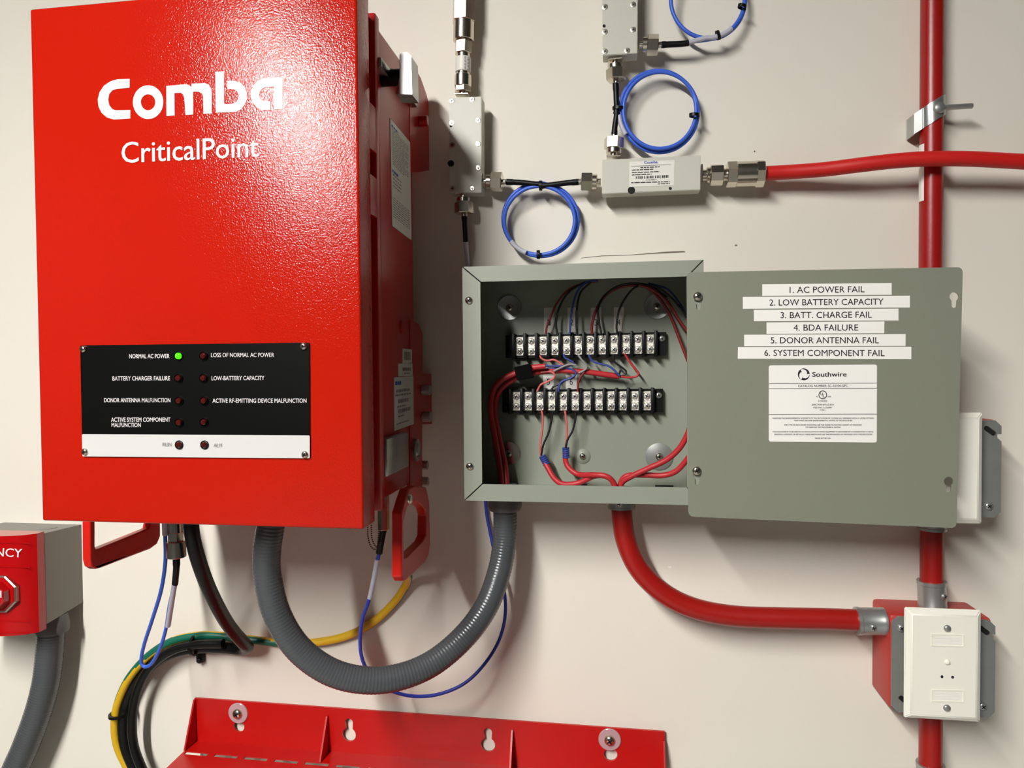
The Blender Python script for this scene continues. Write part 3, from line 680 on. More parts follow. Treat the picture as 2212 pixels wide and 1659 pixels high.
def tie(parent, u, v, ang, hw, hd=8, y=YA, name='cable_tie'):   # band across a bundle: ang = direction of the bundle in degrees
    a = math.radians(ang); ax = (math.cos(a), math.sin(a)); pt = []
    bm = B(); ring = []
    c = at(u, v, y)
    d = (at(u + ax[0] * 10, v + ax[1] * 10, y) - c).normalized(); e = (at(u - ax[1] * 10, v + ax[0] * 10, y) - c).normalized(); f = Vector((0, -1, 0))
    loop = [c + e * pr(hw) * math.cos(k * math.pi / 8) + f * pr(hd) * math.sin(k * math.pi / 8) for k in range(16)]
    for s in (-1, 1):
        ring.append([bm.verts.new(p + d * pr(3.2) * s) for p in loop])
        ring.append([bm.verts.new(c + (p - c) * 0.82 + d * pr(3.2) * s) for p in loop])
    o1, i1, o2, i2 = ring
    for k in range(16):
        j = (k + 1) % 16
        for q in ((o1[k], o1[j], o2[j], o2[k]), (i1[k], i1[j], i2[j], i2[k]), (o1[k], o1[j], i1[j], i1[k]), (o2[k], o2[j], i2[j], i2[k])): bm.faces.new(q)
    return finish(name, bm, 'black_plastic', parent)
def coil(cx, cy, rx, ry, a0, a1, n, dr=0.0, y0=YA, dy=0.0):
    out = []
    for i in range(n + 1):
        t = i / n; a = math.radians(a0 + (a1 - a0) * t); k = 1 + dr * math.sin(t * math.pi * 2.3 + 0.6)
        out.append(at(cx + rx * k * math.cos(a), cy - ry * k * math.sin(a), y0 + dy * math.sin(t * 9)))
    return out
rc = pr(4.2)
# cable joining the upright coupler with the level one
j1 = thing('jumper_cable', 'blue coiled cable joining the upright coupler to the left of the level one', 'cable', at(1167, 551, -0.012), 'blue jumper cables between couplers')
jumper_end(j1, (1041, 392), (1095, 393)); jumper_end(j1, (1300, 393), (1248, 393), False)
sleeve(j1, [(1094, 393), (1120, 394), (1150, 397), (1178, 400)], 6.2); sleeve(j1, [(1250, 393), (1225, 395), (1195, 399), (1170, 402)], 6.2)
P = [at(1150, 397, YA)] + coil(1167, 475, 78, 76, 85, -630, 40, 0.05, YA + 0.004, 0.004) + [at(1185, 399, YA)]
finish('cable', tube(B(), P, rc, 10, 0.003), 'blue_cable', j1, 60)
finish('marker_sleeve', tube(B(), coil(1167, 475, 79, 77, 217, 247, 8, 0, YA + 0.0015), rc * 1.25, 12, 0.003), 'sleeve_clear', j1, 60)
tie(j1, 1168, 401, 0, 11, 9); tie(j1, 1163, 550, 0, 10, 9)
# cable joining the top coupler with the level one
j2 = thing('jumper_cable', 'blue coiled cable hanging between the top coupler and the level one', 'cable', at(1424, 330, -0.012), 'blue jumper cables between couplers')
jumper_end(j2, (1329, 130), (1331, 182), True); jumper_end(j2, (1325, 342), (1327, 290), True)
sleeve(j2, [(1330, 180), (1331, 205), (1332, 235), (1330, 246)], 6.0); sleeve(j2, [(1327, 292), (1328, 275), (1331, 255), (1333, 240)], 6.0)
P = [at(1332, 225, YA)] + coil(1424, 240, 81, 85, 178, 900, 44, 0.05, YA + 0.003, 0.004) + [at(1333, 262, YA)]
finish('cable', tube(B(), P, rc, 10, 0.003), 'blue_cable', j2, 60)
finish('marker_sleeve', tube(B(), coil(1424, 240, 87, 90, 186, 214, 8, 0, YA), rc * 1.2, 12, 0.003), 'sleeve_clear', j2, 60)
tie(j2, 1336, 234, 90, 13, 9); tie(j2, 1500, 249, 90, 11, 9)
# cable leaving the top coupler to the right
j3 = thing('jumper_cable', 'blue coiled cable leaving the top coupler at the upper photo edge', 'cable', at(1528, 85, -0.012), 'blue jumper cables between couplers')
jumper_end(j3, (1378, 97), (1430, 97), False)
sleeve(j3, [(1429, 97), (1445, 96), (1470, 95), (1488, 93)], 6.2)
P = [at(1470, 95, YA), at(1490, 91, YA)] + coil(1528, 0, 80, 84, -75, 470, 30, 0.02, YA + 0.003, 0.003) + [at(1490, -120, YA)]
finish('cable', tube(B(), P, rc, 10, 0.003), 'blue_cable', j3, 60)
finish('marker_sleeve', tube(B(), [at(1488, 92, YA - 0.001)] + coil(1527, 0, 80, 82, -92, -48, 8, 0, YA - 0.001), rc * 1.2, 12, 0.003), 'sleeve_clear', j3, 60)
tie(j3, 1551, 76, -18, 10, 8); tie(j3, 1603, 14, -78, 9, 8)
# long thin blue cable from the upright coupler behind the box up to the cabinet
j4 = thing('jumper_cable', 'long blue cable drooping behind the grey hose from box to cabinet', 'cable', at(930, 1505, -0.05))
jumper_end(j4, (1001, 417), (1003, 469), True)
sleeve(j4, [(1003, 467), (1004, 485), (1006, 522)], 5.8)
sleeve(j4, [(1006, 521, YA), (1009, 555, -0.012), (1012, 600, -0.005)], 5.2, 'sleeve_clear', 'marker_sleeve')
P = [at(*p) for p in ((1011, 590, -0.006), (1022, 720, -0.005), (1038, 900, -0.005), (1049, 1085, -0.006), (1058, 1145, -0.010), (1070, 1200, -0.015), (1086, 1260, -0.018), (1092, 1320, -0.02), (1080, 1378, -0.022), (1050, 1430, -0.03), (1005, 1475, -0.04), (950, 1499, -0.05), (895, 1504, -0.06), (845, 1492, -0.075), (805, 1465, -0.09), (783, 1425, -0.105), (778, 1380, -0.12), (784, 1335, -0.13), (797, 1295, -0.14), (815, 1215, -0.155), (824, 1160, -0.165))]
finish('cable', tube(B(), P, 0.0021, 10, 0.004), 'navy_cable', j4, 60)
sleeve(j4, [(815, 1208, -0.157), (808, 1250, -0.150), (799, 1292, -0.142)], 5, 'sleeve_clear', 'marker_sleeve')
sleeve(j4, [(829, 1138, -0.168), (824, 1165, -0.164), (819, 1194, -0.159)], 6.5)
a = at(829, 1140, -0.168); zc_ = Z0 + 0.012
finish('hex_nut', cyl(B(), (a.x, a.y, a.z - 0.002), (a.x, a.y, zc_), 0.006, 6, 0.0005), 'nickel', j4)
bm = B()
for pts in ([(794, 1135), (795, 1160), (801, 1180), (812, 1187), (822, 1172)], [(802, 1135), (803, 1160), (808, 1175), (815, 1180), (818, 1150), (819, 1135)]):
    for c in spline([at(u, v, -0.172) for u, v in pts], 0.0021): bmesh.ops.create_icosphere(bm, subdivisions=1, radius=0.00095, matrix=Matrix.Translation(c))
o = finish('bead_chain', bm, 'brass_chain', cab); o['kind'] = 'stuff'
# short looped cable under the cabinet's left half
j5 = thing('jumper_cable', 'blue cable dropping in a narrow loop below the left of the cabinet', 'cable', at(310, 1440, -0.05))
ya5 = -0.16
fitting(j5, (379, 1128), (381, 1208), [(0, 22, 15, 18, NK, 'port_thread'), (20, 40, 17, 6, NK, 'hex_nut'), (40, 76, 20, 18, NK, 'coupling_nut'), (74, 80, 8, 14, NK, 'crimp')], ya5)
sleeve(j5, [(381, 1206, ya5), (381, 1225, ya5), (378, 1262, -0.15)], 6.2)
P = [at(*p) for p in ((357, 1128, -0.165), (357, 1160, -0.163), (357, 1215, -0.155), (348, 1275, -0.14), (330, 1335, -0.12), (312, 1390, -0.10), (305, 1425, -0.09), (311, 1440, -0.088), (327, 1434, -0.09), (345, 1402, -0.10), (358, 1360, -0.11), (366, 1310, -0.13), (377, 1262, -0.15))]
finish('cable', tube(B(), P, 0.0021, 10, 0.003), 'blue_cable', j5, 60)
sleeve(j5, [(356, 1128, -0.166), (357, 1156, -0.164)], 5.5, 'sleeve_clear', 'marker_sleeve')
sleeve(j5, [(377, 1262, -0.151), (371, 1300, -0.141), (363, 1352, -0.121)], 5.4, 'sleeve_clear', 'marker_sleeve')

# stacked adapter and big connector on top of the upright coupler
ad = thing('coaxial_adapter', 'stack of nickel connectors standing on top of the upright coupler', 'connector', at(1000, 210, YA))
fitting(ad, (999.5, 209), (1004, -60), [(0, 3.5, 19, 4, NK, 'port_flange'), (3, 14, 8, 16, NK, 'port_thread'), (9, 22, 17, 6, NK, 'hex_nut'), (20, 46, 17, 24, NK, 'coupling_ring'), (44, 53, 13.5, 24, NK, 'barrel'), (52, 84, 15.5, 24, 'label_silver', 'label_band'),
    (83, 94, 13.5, 24, NK, 'barrel'), (92, 118, 18, 6, NK, 'hex_nut'), (116, 126, 12, 18, NK, 'barrel'), (120, 164, 21, 28, NK, 'barrel'), (160, 198, 24.5, 6, NK, 'hex_nut'), (196, 250, 24, 6, NK, 'hex_nut')])
bm = B(); 
fa = at(1003, 140, YA)
for uu in (991, 1007, 1013):
    for vv in (131, 138, 145, 152):
        xx = at(uu, vv, YA); off = xx.x - fa.x; r_ = pr(15.8)
        if abs(off) < r_: box(bm, (xx.x - 0.0012, YA - math.sqrt(r_ * r_ - off * off) - 0.0003, xx.z - 0.0014), (xx.x + 0.0012, YA - math.sqrt(r_ * r_ - off * off) + 0.0012, xx.z + 0.0014))
finish('fine_print', bm, 'print_grey', ad)['kind'] = 'stuff'

# red coaxial trunk cable to the right edge
rcx = thing('trunk_cable', 'red jacketed coaxial cable crossing in front of the pipe to the right edge', 'cable', at(1900, 370, -0.04))
fitting(rcx, (1512, 379), (1650, 375), [(0, 4, 24, 4, NK, 'port_flange'), (3, 28, 11, 18, NK, 'port_thread'), (14, 22, 15, 18, NK, 'coupling_ring'), (22, 50, 20, 8, NK, 'coupling_nut'), (50, 62, 12, 18, NK, 'barrel'), (58, 80, 24, 6, NK, 'hex_nut'), (78, 124, 23.5, 24, NK, 'barrel'), (120, 138, 25.5, 8, NK, 'hex_nut')], YA)
P = [at(*p) for p in ((1640, 375, YA), (1700, 372, YA), (1780, 366, -0.03), (1860, 356, -0.038), (1940, 347, -0.042), (2012, 343, -0.044), (2090, 343, -0.044), (2170, 347, -0.042), (2260, 352, -0.04), (2340, 356, -0.04))]
P += [P[-1] + Vector((0.3, 0, -0.01)), Vector((1.8, -0.04, P[-1].z - 0.01))]
finish('cable', tube(B(), P, 0.0080, 20, 0.004), 'red_jacket', rcx, 60)

# ================================================================== red steel conduit on the right
RC = 0.0117; YP = -0.019
XP = at(2012, 300, YP).x
zt = 2.7; zcov = at(2010, 900, YP).z
upipe = tag(finish('conduit_pipe', cyl(B(), (XP, YP, zcov), (XP, YP, zt), RC, 28), 'red_conduit'), 'red painted steel pipe running up the wall behind the cover', 'pipe')
# white printed label wrapped on the pipe's left
za, zb = at(1990, 314, YP).z, at(1990, 436, YP).z
bm = B(); rr = RC + 0.0003; vs = []
for z in (za, zb):
    vs.append([bm.verts.new((XP + rr * math.cos(a), YP - rr * math.sin(a), z)) for a in [math.radians(d) for d in range(146, 203, 8)]])
for i in range(len(vs[0]) - 1): bm.faces.new((vs[0][i], vs[0][i + 1], vs[1][i + 1], vs[1][i]))
finish('printed_label', bm, 'paper', upipe)
# strap clip with bolt
cl = thing('pipe_clip', 'zinc strap clip with long bolt holding the red pipe to the wall', 'pipe clip', (XP, 0, at(2005, 285, 0).z))
bm = B(); z_l, z_r = at(1975, 268, YP).z, at(2045, 222, YP).z; hh = pr(20, -0.03) * 1.08
def zz(x): return z_l + (z_r - z_l) * (x - (XP - RC - 0.006)) / (2 * RC + 0.012)
arc = [(XP - RC - 0.0075, -0.002), (XP - RC - 0.0075, -0.010), (XP - RC - 0.0075, -0.022), (XP - RC - 0.001, -0.0265)] + [(XP + (RC + 0.0012) * math.cos(math.radians(d)), YP - (RC + 0.0012) * math.sin(math.radians(d))) for d in range(150, 29, -12)] + [(XP + RC + 0.001, -0.023), (XP + RC + 0.0012, -0.008)]
rows = []
for k, sg in ((1, 1), (1, -1)):
    rows.append([bm.verts.new((x, y, zz(x) + sg * hh * 0.95)) for x, y in arc])
for i in range(len(arc) - 1): bm.faces.new((rows[0][i], rows[0][i + 1], rows[1][i + 1], rows[1][i]))
bmesh.ops.recalc_face_normals(bm, faces=bm.faces)
bmesh.ops.solidify(bm, geom=bm.faces[:], thickness=0.0014)
finish('strap', bm, 'zinc', cl)
q = at(2028, 234, YP - RC); yb_ = YP - RC - 0.003
finish('bolt_head', lathe(B(), (q.x, yb_ + 0.002, q.z), (0, -1, 0), [(0, 0.0062), (0.001, 0.0062), (0.003, 0.005), (0.0042, 0.002)], 20), 'zinc', cl)
b0 = at(2042, 232, -0.028); b1 = at(2101, 229, -0.028)
finish('bolt', cyl(B(), (XP + 0.006, -0.028, b0.z), (b1.x, -0.028, b0.z), 0.0029, 16, 0.0005), 'zinc', cl)

def set_screw_fitting(name, label, p0, p1, r, sdir, grp=None):
    t = thing(name, label, 'fitting', p0, grp)
    p0, p1 = Vector(p0), Vector(p1); d = (p1 - p0); L = d.length; d.normalize()
    bm = lathe(B(), p0, d, [(0, r * 1.02), (L * 0.12, r * 1.02), (L * 0.14, r), (L * 0.86, r), (L * 0.88, r * 1.04), (L, r * 1.04), (L, r * 0.9)], 28)
    finish('sleeve', bm, 'zinc', t)
    sd = Vector(sdir).normalized(); c = p0.lerp(p1, 0.55) + sd * (r * 0.96)
    screw(c, r * 0.26, t, sd, 'zinc')
    return t
FG = 'zinc set screw fittings'
# electrical boxes
def device_box(nm, label, z0, z1, xl, xr, yb, yst, ypl, plate_q, steel_m, red=True, details=True):
    t = thing(nm, label, 'electrical box', ((xl + xr) / 2, 0, z0))
    finish('back_box', box(B(), (xl, yb, z0), (xr, 0, z1), 0.004, 2), 'red_boxpaint', t)
    # steel mud ring: plate with clipped corner slots
    h = z1 - z0; w_ = xr - xl
    out = [(xl, z0 + 0.006), (xl + 0.006, z0), (xr - 0.006, z0), (xr, z0 + 0.006), (xr, z1 - 0.022), (xr - 0.004, z1 - 0.018), (xr - 0.004, z1 - 0.0145), (xr, z1 - 0.0145), (xr, z1 - 0.006), (xr - 0.006, z1), (xl + 0.006, z1), (xl, z1 - 0.006)]
    def slot(cx, cz, a):
        a = math.radians(a); e = (math.cos(a), math.sin(a)); pts = []
        for s, rng in ((1, range(-90, 91, 45)), (-1, range(90, 271, 45))):
            for q in rng:
                q = math.radians(q) + a; pts.append((cx + e[0] * 0.0045 * s + 0.0026 * math.cos(q), cz + e[1] * 0.0045 * s + 0.0026 * math.sin(q)))
        return pts
    hl = [slot(xl + 0.013, z0 + 0.013, -38), slot(xr - 0.011, z1 - 0.011, -38)]
    rg = finish('mud_ring', prism(B(), [[Vector((x, yst, z)) for x, z in l] for l in [out] + hl], (0, 0.002, 0)), steel_m, t)
    for l in hl: finish('slot_shadow', prism(B(), [[Vector((x, yst + 0.0021, z)) for x, z in l]], (0, 0.0003, 0)), 'hole_black', t)
    for x, z in ((xl + 0.009, z1 - 0.012), (xr - 0.012, z0 + 0.012)): screw((x, yst, z), 0.0042, t, m='zinc', rot=0.7)
    a, b, c, d = [at(u, v, ypl) for u, v in plate_q]
    px0, px1, pz1, pz0 = (a.x + d.x) / 2, (b.x + c.x) / 2, (a.z + b.z) / 2, (c.z + d.z) / 2
    finish('raised_collar', box(B(), (px0 + 0.012, ypl + 0.006, pz0 + 0.012), (px1 - 0.012, yst + 0.001, pz1 - 0.012)), steel_m, t)
    bm = B(); i = 0.0055
    r0 = [(px0, pz0), (px1, pz0), (px1, pz1), (px0, pz1)]; r1 = [(px0 + i, pz0 + i), (px1 - i, pz0 + i), (px1 - i, pz1 - i), (px0 + i, pz1 - i)]
    A = [bm.verts.new((x, ypl + 0.006, z)) for x, z in r0]; M_ = [bm.verts.new((x, ypl + 0.0045, z)) for x, z in r0]; C = [bm.verts.new((x, ypl, z)) for x, z in r1]
    bm.faces.new(A); bm.faces.new(C[::-1])
    for k in range(4):
        bm.faces.new((A[k], A[(k + 1) % 4], M_[(k + 1) % 4], M_[k])); bm.faces.new((M_[k], M_[(k + 1) % 4], C[(k + 1) % 4], C[k]))
    bmesh.ops.bevel(bm, geom=bm.edges[:], offset=0.001, segments=2, affect='EDGES')
    pl = finish('wall_plate', bm, 'plate_ivory', t)
    return t, pl, (px0, px1, pz0, pz1)
XL, XR = at(1882, 1385, 0).x, at(1882, 1385, 0).x + 0.1016
zlo, zhi = at(1882, 1482, 0).z, at(1882, 1291, 0).z
low, lpl, (px0, px1, pz0, pz1) = device_box('outlet_box', 'red square electrical box with white wall plate at lower right', zlo, zhi, XL, XR, -0.056, -0.062, -0.080, [(1957, 1314), (2124, 1322), (2122, 1563), (1957, 1556)], 'steel_plate')
for u, v in ((2046, 1357), (2045, 1529)): screw(at(u, v, -0.0802), pr(7, -0.08), lpl, m='zinc', rot=1.5, cross=False)
screw(at(2046, 1430, -0.0802), pr(5.5, -0.08), lpl, m='plate_ivory', name='plug', cross=False)
for u, v in ((2035, 1462), (2058, 1463)): finish('pin_hole', prism(B(), [pmap(circ((u, v), 3, 12), on(-0.0804))], (0, 0.0003, 0)), 'hole_black', lpl)
for v in (1383, 1503):                        # raised rectangular frames with embossed lines
    o0 = [(2012, v - 14), (2083, v - 12), (2083, v + 15), (2012, v + 13)]; i0 = [(2014.5, v - 11.5), (2080.5, v - 9.5), (2080.5, v + 12.5), (2014.5, v + 10.5)]
    finish('embossed_frame', prism(B(), [pmap(o0, on(-0.0806)), pmap(i0, on(-0.0806))], (0, 0.0008, 0)), 'plate_ivory', lpl)
    bm = B(); fe = on(-0.0804)
    for dv in (-4, 2, 8): 
        for u0 in range(2022, 2072, 13): quad(bm, [(u0, v + dv), (u0 + 10, v + dv), (u0 + 10, v + dv - 3), (u0, v + dv - 3)], fe)
    finish('embossed_print', bm, 'paper', lpl)['kind'] = 'stuff'
u_hi, u_lo = at(2100, 904, -0.062).z, at(2100, 1117, -0.062).z
uxr = at(2163, 1000, -0.062).x
upp, upl, _ = device_box('outlet_box', 'red electrical box with white wall plate half hidden behind the cover', u_lo, u_lo + 0.1016, uxr - 0.1016, uxr, -0.056, -0.062, -0.080, [(1968, 893), (2128, 890), (2124, 1134), (1967, 1130)], 'steel_plate')
xq = XP
tag(finish('conduit_pipe', cyl(B(), (XP, YP - 0.008, zhi + 0.025), (XP, YP - 0.008, u_lo + 0.004 - 0.02), RC, 28), 'red_conduit'), 'short red pipe between the two electrical boxes', 'pipe')
yq = YP - 0.008
set_screw_fitting('conduit_fitting', 'zinc fitting under the bottom edge of the hanging cover', (XP, yq, u_lo + 0.001), (XP, yq, u_lo - 0.022), 0.0142, (0.5, -1, 0), FG)
set_screw_fitting('conduit_fitting', 'zinc fitting on top of the lower right electrical box', (XP + 0.001, yq, zhi), (XP, yq, zhi + 0.030), 0.0142, (0.6, -1, 0), FG)
zlp = at(2000, 1563, YP).z
tag(finish('conduit_pipe', cyl(B(), (XP, yq, 0.6), (XP, yq, zlo - 0.002), RC, 28), 'red_conduit'), 'red painted pipe leaving below the lower right electrical box', 'pipe')
set_screw_fitting('conduit_fitting', 'zinc fitting on the pipe at the lower photo edge', (XP, yq, at(1990, 1648, yq).z), (XP, yq, at(1990, 1648, yq).z - 0.03), 0.0142, (-0.6, -1, 0), FG)
# bent red pipe from the junction box to the lower electrical box
yE = -0.040
P = [at(*p) for p in ((1343, 1100, -0.048), (1345, 1130, -0.048), (1352, 1168, -0.047), (1370, 1213, -0.046), (1400, 1253, -0.045), (1448, 1291, -0.044), (1510, 1317, -0.043), (1590, 1331, -0.042), (1690, 1335, -0.041), (1790, 1337, yE), (1880, 1341, yE))]
zend = P[-1].z
tag(finish('conduit_pipe', tube(B(), P, RC, 24, 0.005), 'red_conduit', None, 60), 'red painted pipe bending from the grey box rightward to the electrical box', 'pipe')
set_screw_fitting('conduit_fitting', 'zinc fitting under the middle of the open grey box', (cr.x, -0.048, JZ0), (cr.x + 0.0005, -0.048, JZ0 - 0.0175), 0.0150, (-0.15, -1, 0), FG)
e1 = at(1849, 1341, yE); set_screw_fitting('conduit_fitting', 'zinc fitting on the left side of the lower right electrical box', (XL, yE, zend), (e1.x, yE, e1.z), 0.0145, (0, -1, -0.15), FG)

# ================================================================== grey hoses
def hose(name, label, pts, r):
    P = [at(*p) for p in pts]
    rib = lambda t, i: 1.0 + (0.012 if i % 4 < 2 else -0.004)
    return tag(finish(name, tube(B(), P, r, 24, 0.0009, radf=rib), 'grey_conduit', None, 60), label, 'hose')
ro = 0.0137
hose('flexible_conduit', 'thick grey flexible hose drooping in a U from cabinet to grey box', [(1091, 1100, -0.055), (1091, 1140, -0.055), (1088, 1185, -0.058), (1077, 1240, -0.066), (1051, 1309, -0.082), (1003, 1375, -0.102), (935, 1432, -0.125), (860, 1463, -0.145), (785, 1469, -0.160), (710, 1449, -0.172), (642, 1398, -0.182), (598, 1325, -0.190), (578, 1245, -0.195), (577, 1190, -0.197), (584, 1140, -0.198), (592, 1090, -0.198)], ro)
t = thing('hose_fitting', 'grey plastic collar under the left of the open grey box', 'fitting', cg)
finish('collar', lathe(B(), cg, (0, 0, -1), [(0, 0.0195), (0.016, 0.0195), (0.0215, 0.0175), (0.0215, 0.014)], 32), 'grey_fitting', t)
yh = -0.034
hose('flexible_conduit', 'grey flexible hose hanging below the emergency switch at the left edge', [(112, 1340, yh), (108, 1400, yh), (100, 1470, yh), (82, 1540, yh), (56, 1610, yh), (30, 1670, yh), (0, 1760, yh), (-40, 1960, yh), (-50, 2250, yh), (-50, 2600, yh)], 0.0165)

# ================================================================== emergency switch at the left edge
ex1 = at(178, 1230, 0).x; ez1 = at(172, 1133, 0).z; ez0 = at(176, 1300, 0).z
yg = -0.062; exf = at(98.5, 1250, yg).x; efz1 = at(98.5, 1152, yg).z; efz0 = at(98.5, 1348, yg).z
W_ = 0.118
es = thing('emergency_switch', 'red and grey emergency push switch cut off by the left photo edge', 'switch', ((ex1 - W_ / 2), 0, efz0))
finish('back_box', hexa(B(), [(ex1 - W_, 0, ez0), (ex1, 0, ez0), (ex1, 0, ez1), (ex1 - W_, 0, ez1)], [(exf - W_, yg, efz0), (exf, yg, efz0), (exf, yg, efz1), (exf - W_, yg, efz1)]), 'grey_box', es)
c = Vector((at(104, 1134, -0.03).x, -0.03, (ez1 + efz1) / 2 + 0.0001))
finish('knockout', lathe(B(), c, (0, 0, 1), [(0, 0.0105), (0.0006, 0.0105), (0.0006, 0.009)], 24), 'grey_box', es)
bm = B(); yfr = -0.095; N_ = 14; prof = []
for i in range(N_ + 1):
    s = i / N_; x = exf - W_ * s; y = yg - 0.012 - 0.021 * (math.sin(math.pi * s) ** 0.55)
    prof.append((x, y))
prof = [(exf, yg - 0.0005)] + prof + [(exf - W_, yg - 0.0005)]
zf1 = efz1 + 0.0025; zf0 = at(60, 1372, -0.085).z
top_ = [bm.verts.new((x, y, zf1)) for x, y in prof]; bot_ = [bm.verts.new((x, y, zf0)) for x, y in prof]
bm.faces.new(top_); bm.faces.new(bot_[::-1])
for i in range(len(prof)): j = (i + 1) % len(prof); bm.faces.new((top_[i], top_[j], bot_[j], bot_[i]))
finish('red_cover', bm, 'red_gloss', es, 40)
def ysurf(x): s = min(1, max(0, (exf - x) / W_)); return yg - 0.012 - 0.021 * (math.sin(math.pi * s) ** 0.55)
def fe_(u, v):
    p = at(u, v, -0.088)
    for _ in range(4): p = at(u, v, ysurf(p.x) - 0.0006)
    return p
lettering('EMERGENCY', (-112, 1196), (47, 1204), 18, fe_, 'print_white', es, 0.01, up=(0.06, -1))
for v in (1172, 1224, 1341, 1366):
    bm = B(); pts = [fe_(u, v + 0.03 * u) for u in range(-130, 68, 12)]
    finish('ridge', tube(bm, pts, 0.0006, 6, 0.004), 'red_gloss', es)
cb = fe_(-2, 1283); nrm = Vector((0.12, -1, 0)).normalized(); Rb = 0.0225
fr = finish('push_button', lathe(B(), cb - nrm * 0.004, nrm, [(0, Rb), (0.006, Rb), (0.0075, Rb * 0.93), (0.0075, Rb * 0.8), (0.016, Rb * 0.72), (0.017, Rb * 0.62)], 8, rot=math.pi / 8), 'red_gloss', es, 20)
finish('button_rim', lathe(B(), cb - nrm * 0.004, nrm, [(0, Rb * 1.10), (0.0055, Rb * 1.10), (0.0065, Rb * 1.02), (0.0055, Rb * 0.98)], 8, rot=math.pi / 8), 'nickel_dull', es, 20)
fb = lambda u, v: at(u, v, cb.y - 0.0145)
lettering('PUSH', (-52, 1291), (3, 1291), 15, fb, 'print_white', es, 0.01)
tf = thing('hose_fitting', 'dark grey plastic collar under the emergency switch', 'fitting', at(112, 1340, yh))
cz = at(112, 1335, yh)
finish('collar', lathe(B(), (cz.x, yh, efz0 + 0.003), (0, 0, -1), [(0, 0.0185), (0.018, 0.0215), (0.024, 0.0195), (0.024, 0.0160)], 32), 'grey_fitting', tf)

# ================================================================== cables at the lower left
bc = thing('power_cable', 'thick black cable from under the cabinet curving back along the wall', 'cable', at(420, 1420, 0))
P = [at(*p) for p in ((412, 1120, -0.17), (416, 1160, -0.168), (430, 1215, -0.155), (455, 1280, -0.125), (490, 1345, -0.082), (522, 1384, -0.048), (534, 1397, -0.030), (520, 1402, -0.018), (480, 1398, -0.013), (420, 1399, -0.013), (360, 1415, -0.013), (312, 1448, -0.013), (281, 1497, -0.013), (268, 1550, -0.013), (272, 1608, -0.013), (296, 1668, -0.013), (330, 1740, -0.013), (360, 1880, -0.013), (365, 2150, -0.013), (365, 2600, -0.013))]
finish('cable', tube(B(), P, 0.0080, 16, 0.005), 'black_rubber', bc, 60)
a = at(402, 1138, -0.17)
finish('gland', lathe(B(), (a.x, -0.17, Z0 + 0.012), (0, 0, -1), [(0, 0.017), (0.0135, 0.017), (0.017, 0.014), (0.0175, 0.009)], 24), 'black_plastic', bc)
P = [at(*p) for p in ((482, 1390, -0.0275), (425, 1392, -0.0275), (372, 1405, -0.0275), (325, 1440, -0.0275), (297, 1492, -0.0275), (286, 1550, -0.0275), (289, 1610, -0.0275), (310, 1668, -0.0275), (342, 1740, -0.0275), (372, 1880, -0.0275), (378, 2150, -0.0275), (378, 2600, -0.0275))]
tag(finish('control_cable', tube(B(), P, 0.0058, 14, 0.005), 'black_rubber', None, 60), 'thinner black cable lying on the thick black cable by the wall', 'cable')
yw = thing('ground_wire', 'yellow and green earth wire following the black cable and rising to the cabinet', 'wire', at(600, 1390, 0))
P = [at(*p) for p in ((857, 1105, -0.150), (857, 1150, -0.148), (860, 1195, -0.130), (874, 1228, -0.08), (882, 1248, -0.03), (872, 1272, -0.014), (850, 1303, -0.009), (806, 1344, -0.008), (748, 1374, -0.008), (680, 1388, -0.008), (610, 1389, -0.008), (545, 1382, -0.010), (480, 1374, -0.016), (428, 1373, -0.018), (372, 1385, -0.020), (322, 1416, -0.022), (280, 1463, -0.022), (256, 1515, -0.020), (248, 1560, -0.018), (254, 1612, -0.014), (280, 1668, -0.010), (314, 1740, -0.008), (338, 1880, -0.008), (338, 2150, -0.008), (338, 2600, -0.008))]
_L = [0.0]
for _a, _b in zip(P, P[1:]): _L.append(_L[-1] + (_b - _a).length)
LT = _L[-1] / _L[-5]
def stripe(t, phi):                           # green band twisting round the yellow insulation
    t *= LT; ks = ((0, -135), (0.46, -120), (0.55, 5), (0.72, 15), (0.80, 75), (0.9, 120), (9, 150))
    for (a, x), (b, y) in zip(ks, ks[1:]):
        if a <= t <= b: c = x + (y - x) * (t - a) / (b - a); break
    return 1 if abs((phi - c + 180) % 360 - 180) < 62 else 0
finish('insulation', tube(B(), P, 0.0052, 20, 0.003, mi=stripe), ['yellow_wire', 'green_wire'], yw, 60)
for (u, v), ang, (mu, mv), hw in (((424, 1391), 92, (437, 1419), 27), ((262, 1540), 10, (292, 1528), 27)):
    o = tag(tie(None, u, v, ang - 90 if False else (0 if ang > 45 else 90), hw, 31, -0.0165, 'cable_tie'), 'black tie round the cables above the curve' if ang > 45 else 'black tie round the cables at the left of the curve', 'cable tie')
    m = at(mu, mv, 0)
    finish('mount', box(B(), (m.x - (0.005 if ang > 45 else 0.014), -0.007, m.z - 0.0055), (m.x + 0.005, 0, m.z + (0.012 if ang > 45 else 0.005)), 0.0015), 'black_plastic', o)
    screw((m.x, -0.007, m.z - 0.002), 0.0038, o, m='black_plastic')

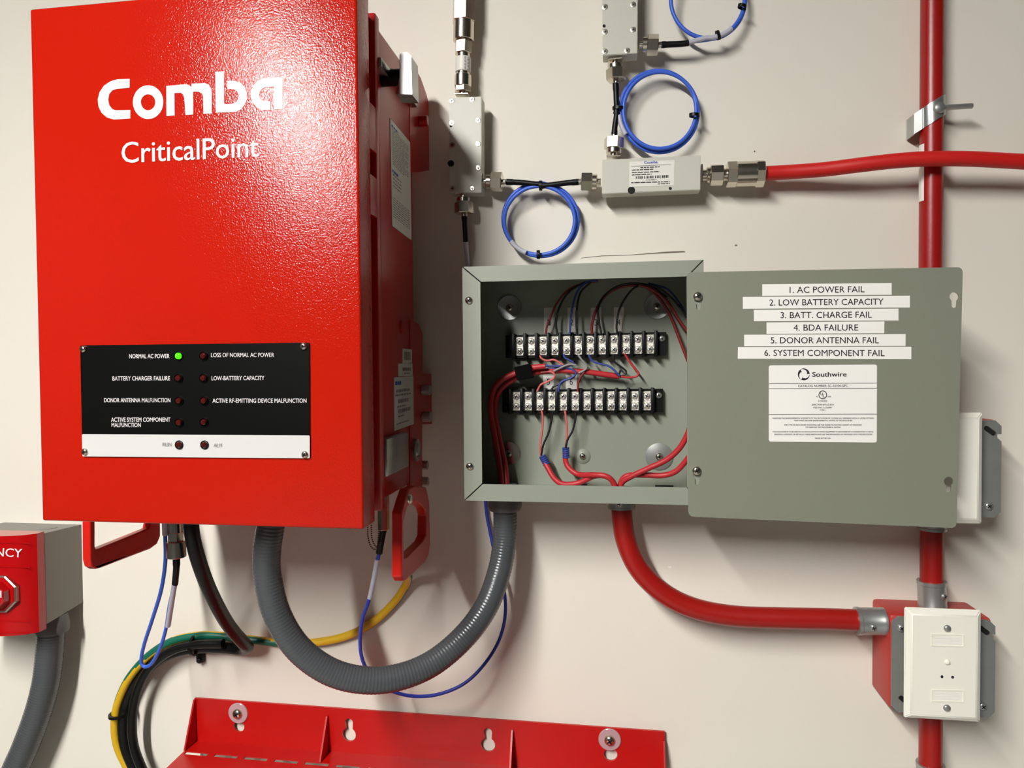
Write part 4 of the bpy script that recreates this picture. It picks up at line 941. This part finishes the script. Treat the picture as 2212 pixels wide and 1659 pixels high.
# ================================================================== red bracket at the bottom
bk = thing('mounting_bracket', 'red steel wall bracket with keyhole slots along the bottom edge', 'bracket', at(920, 1600, 0))
yb0, yb1 = -0.0075, -0.0045
A_, Bq = at(420, 1508, yb0), at(1436, 1581, yb0)
def bz(x): return A_.z + (Bq.z - A_.z) * (x - A_.x) / (Bq.x - A_.x)
HB = A_.z - at(433, 1600, yb0).z                # height of the upright plate
def kh(u, v, big, s=1.0):
    c = at(u, v, yb0); r1, r2 = pr(16, 0) * s, pr(9.5, 0) * s; d = pr(28, 0) * s; pts = []
    for a in range(118, 423, 20): pts.append(Vector((c.x + r1 * math.cos(math.radians(a)), yb0, c.z + r1 * math.sin(math.radians(a)))))
    for a in range(0, 181, 30): pts.append(Vector((c.x + r2 * math.cos(math.radians(a)), yb0, c.z + d + r2 * math.sin(math.radians(a)))))
    return pts
outl = [Vector((A_.x, yb0, A_.z)), Vector((Bq.x, yb0, Bq.z)), Vector((Bq.x, yb0, Bq.z - HB)), Vector((A_.x, yb0, A_.z - HB))]
finish('back_plate', prism(B(), [outl, kh(516, 1569, 1, 0.85), kh(754, 1587, 1), kh(1054, 1609, 1), kh(1319, 1630, 1, 0.9)], (0, yb1 - yb0, 0)), 'red_smooth', bk)
# folded shelf running toward the viewer, with a row of slots along the fold
YS = -0.15; zs0 = -HB
nsl = 15; sl_l = (Bq.x - A_.x) / nsl
loops = [[Vector((A_.x, yb0, A_.z - HB)), Vector((Bq.x, yb0, Bq.z - HB)), Vector((Bq.x, YS, Bq.z - HB - 0.006)), Vector((A_.x, YS, A_.z - HB - 0.006))]]
for i in range(nsl):
    x0 = A_.x + sl_l * (i + 0.1); x1 = A_.x + sl_l * (i + 0.86)
    def sp(x, y): return Vector((x, y, bz(x) - HB - 0.006 * (yb0 - y) / (yb0 - YS)))
    loops.append([sp(x0, yb0 - 0.025), sp(x1, yb0 - 0.025), sp(x1, yb0 - 0.031), sp(x0, yb0 - 0.031)])
finish('shelf', prism(B(), loops, (0, 0, -0.0012)), 'red_smooth', bk)
def gusset(x, m='red_smooth', depth=0.026, th=0.0022):
    zt_ = bz(x) - (0.001 if x < A_.x + 0.01 else 0.010); zb_ = bz(x) - HB
    finish('gusset', prism(B(), [[Vector((x, yb0, zt_)), Vector((x, yb0 - 0.003, zt_)), Vector((x, yb0 - depth, zb_)), Vector((x, yb0, zb_))]], (th, 0, 0)), m, bk)
gusset(A_.x); gusset(at(706, 1560, yb0).x); gusset(at(1105, 1590, yb0).x); gusset(Bq.x - 0.0022)
# screws with clear plastic washers holding it
for u, v in ((515, 1540), (1317, 1597)):
    c = at(u, v, yb0); t = thing('anchor_screw', 'screw with clear round washer at the %s end of the red bracket' % ('left' if u < 1000 else 'right'), 'screw', c)
    finish('washer', lathe(B(), c, (0, -1, 0), [(0, pr(24, 0)), (0.0012, pr(24, 0)), (0.0018, pr(22.5, 0)), (0.0018, 0.001)], 32), 'clear_washer', t)
    screw(c + Vector((0, -0.0018, 0)), pr(11.5, 0), t, m='nickel', rot=0.6, name='head')
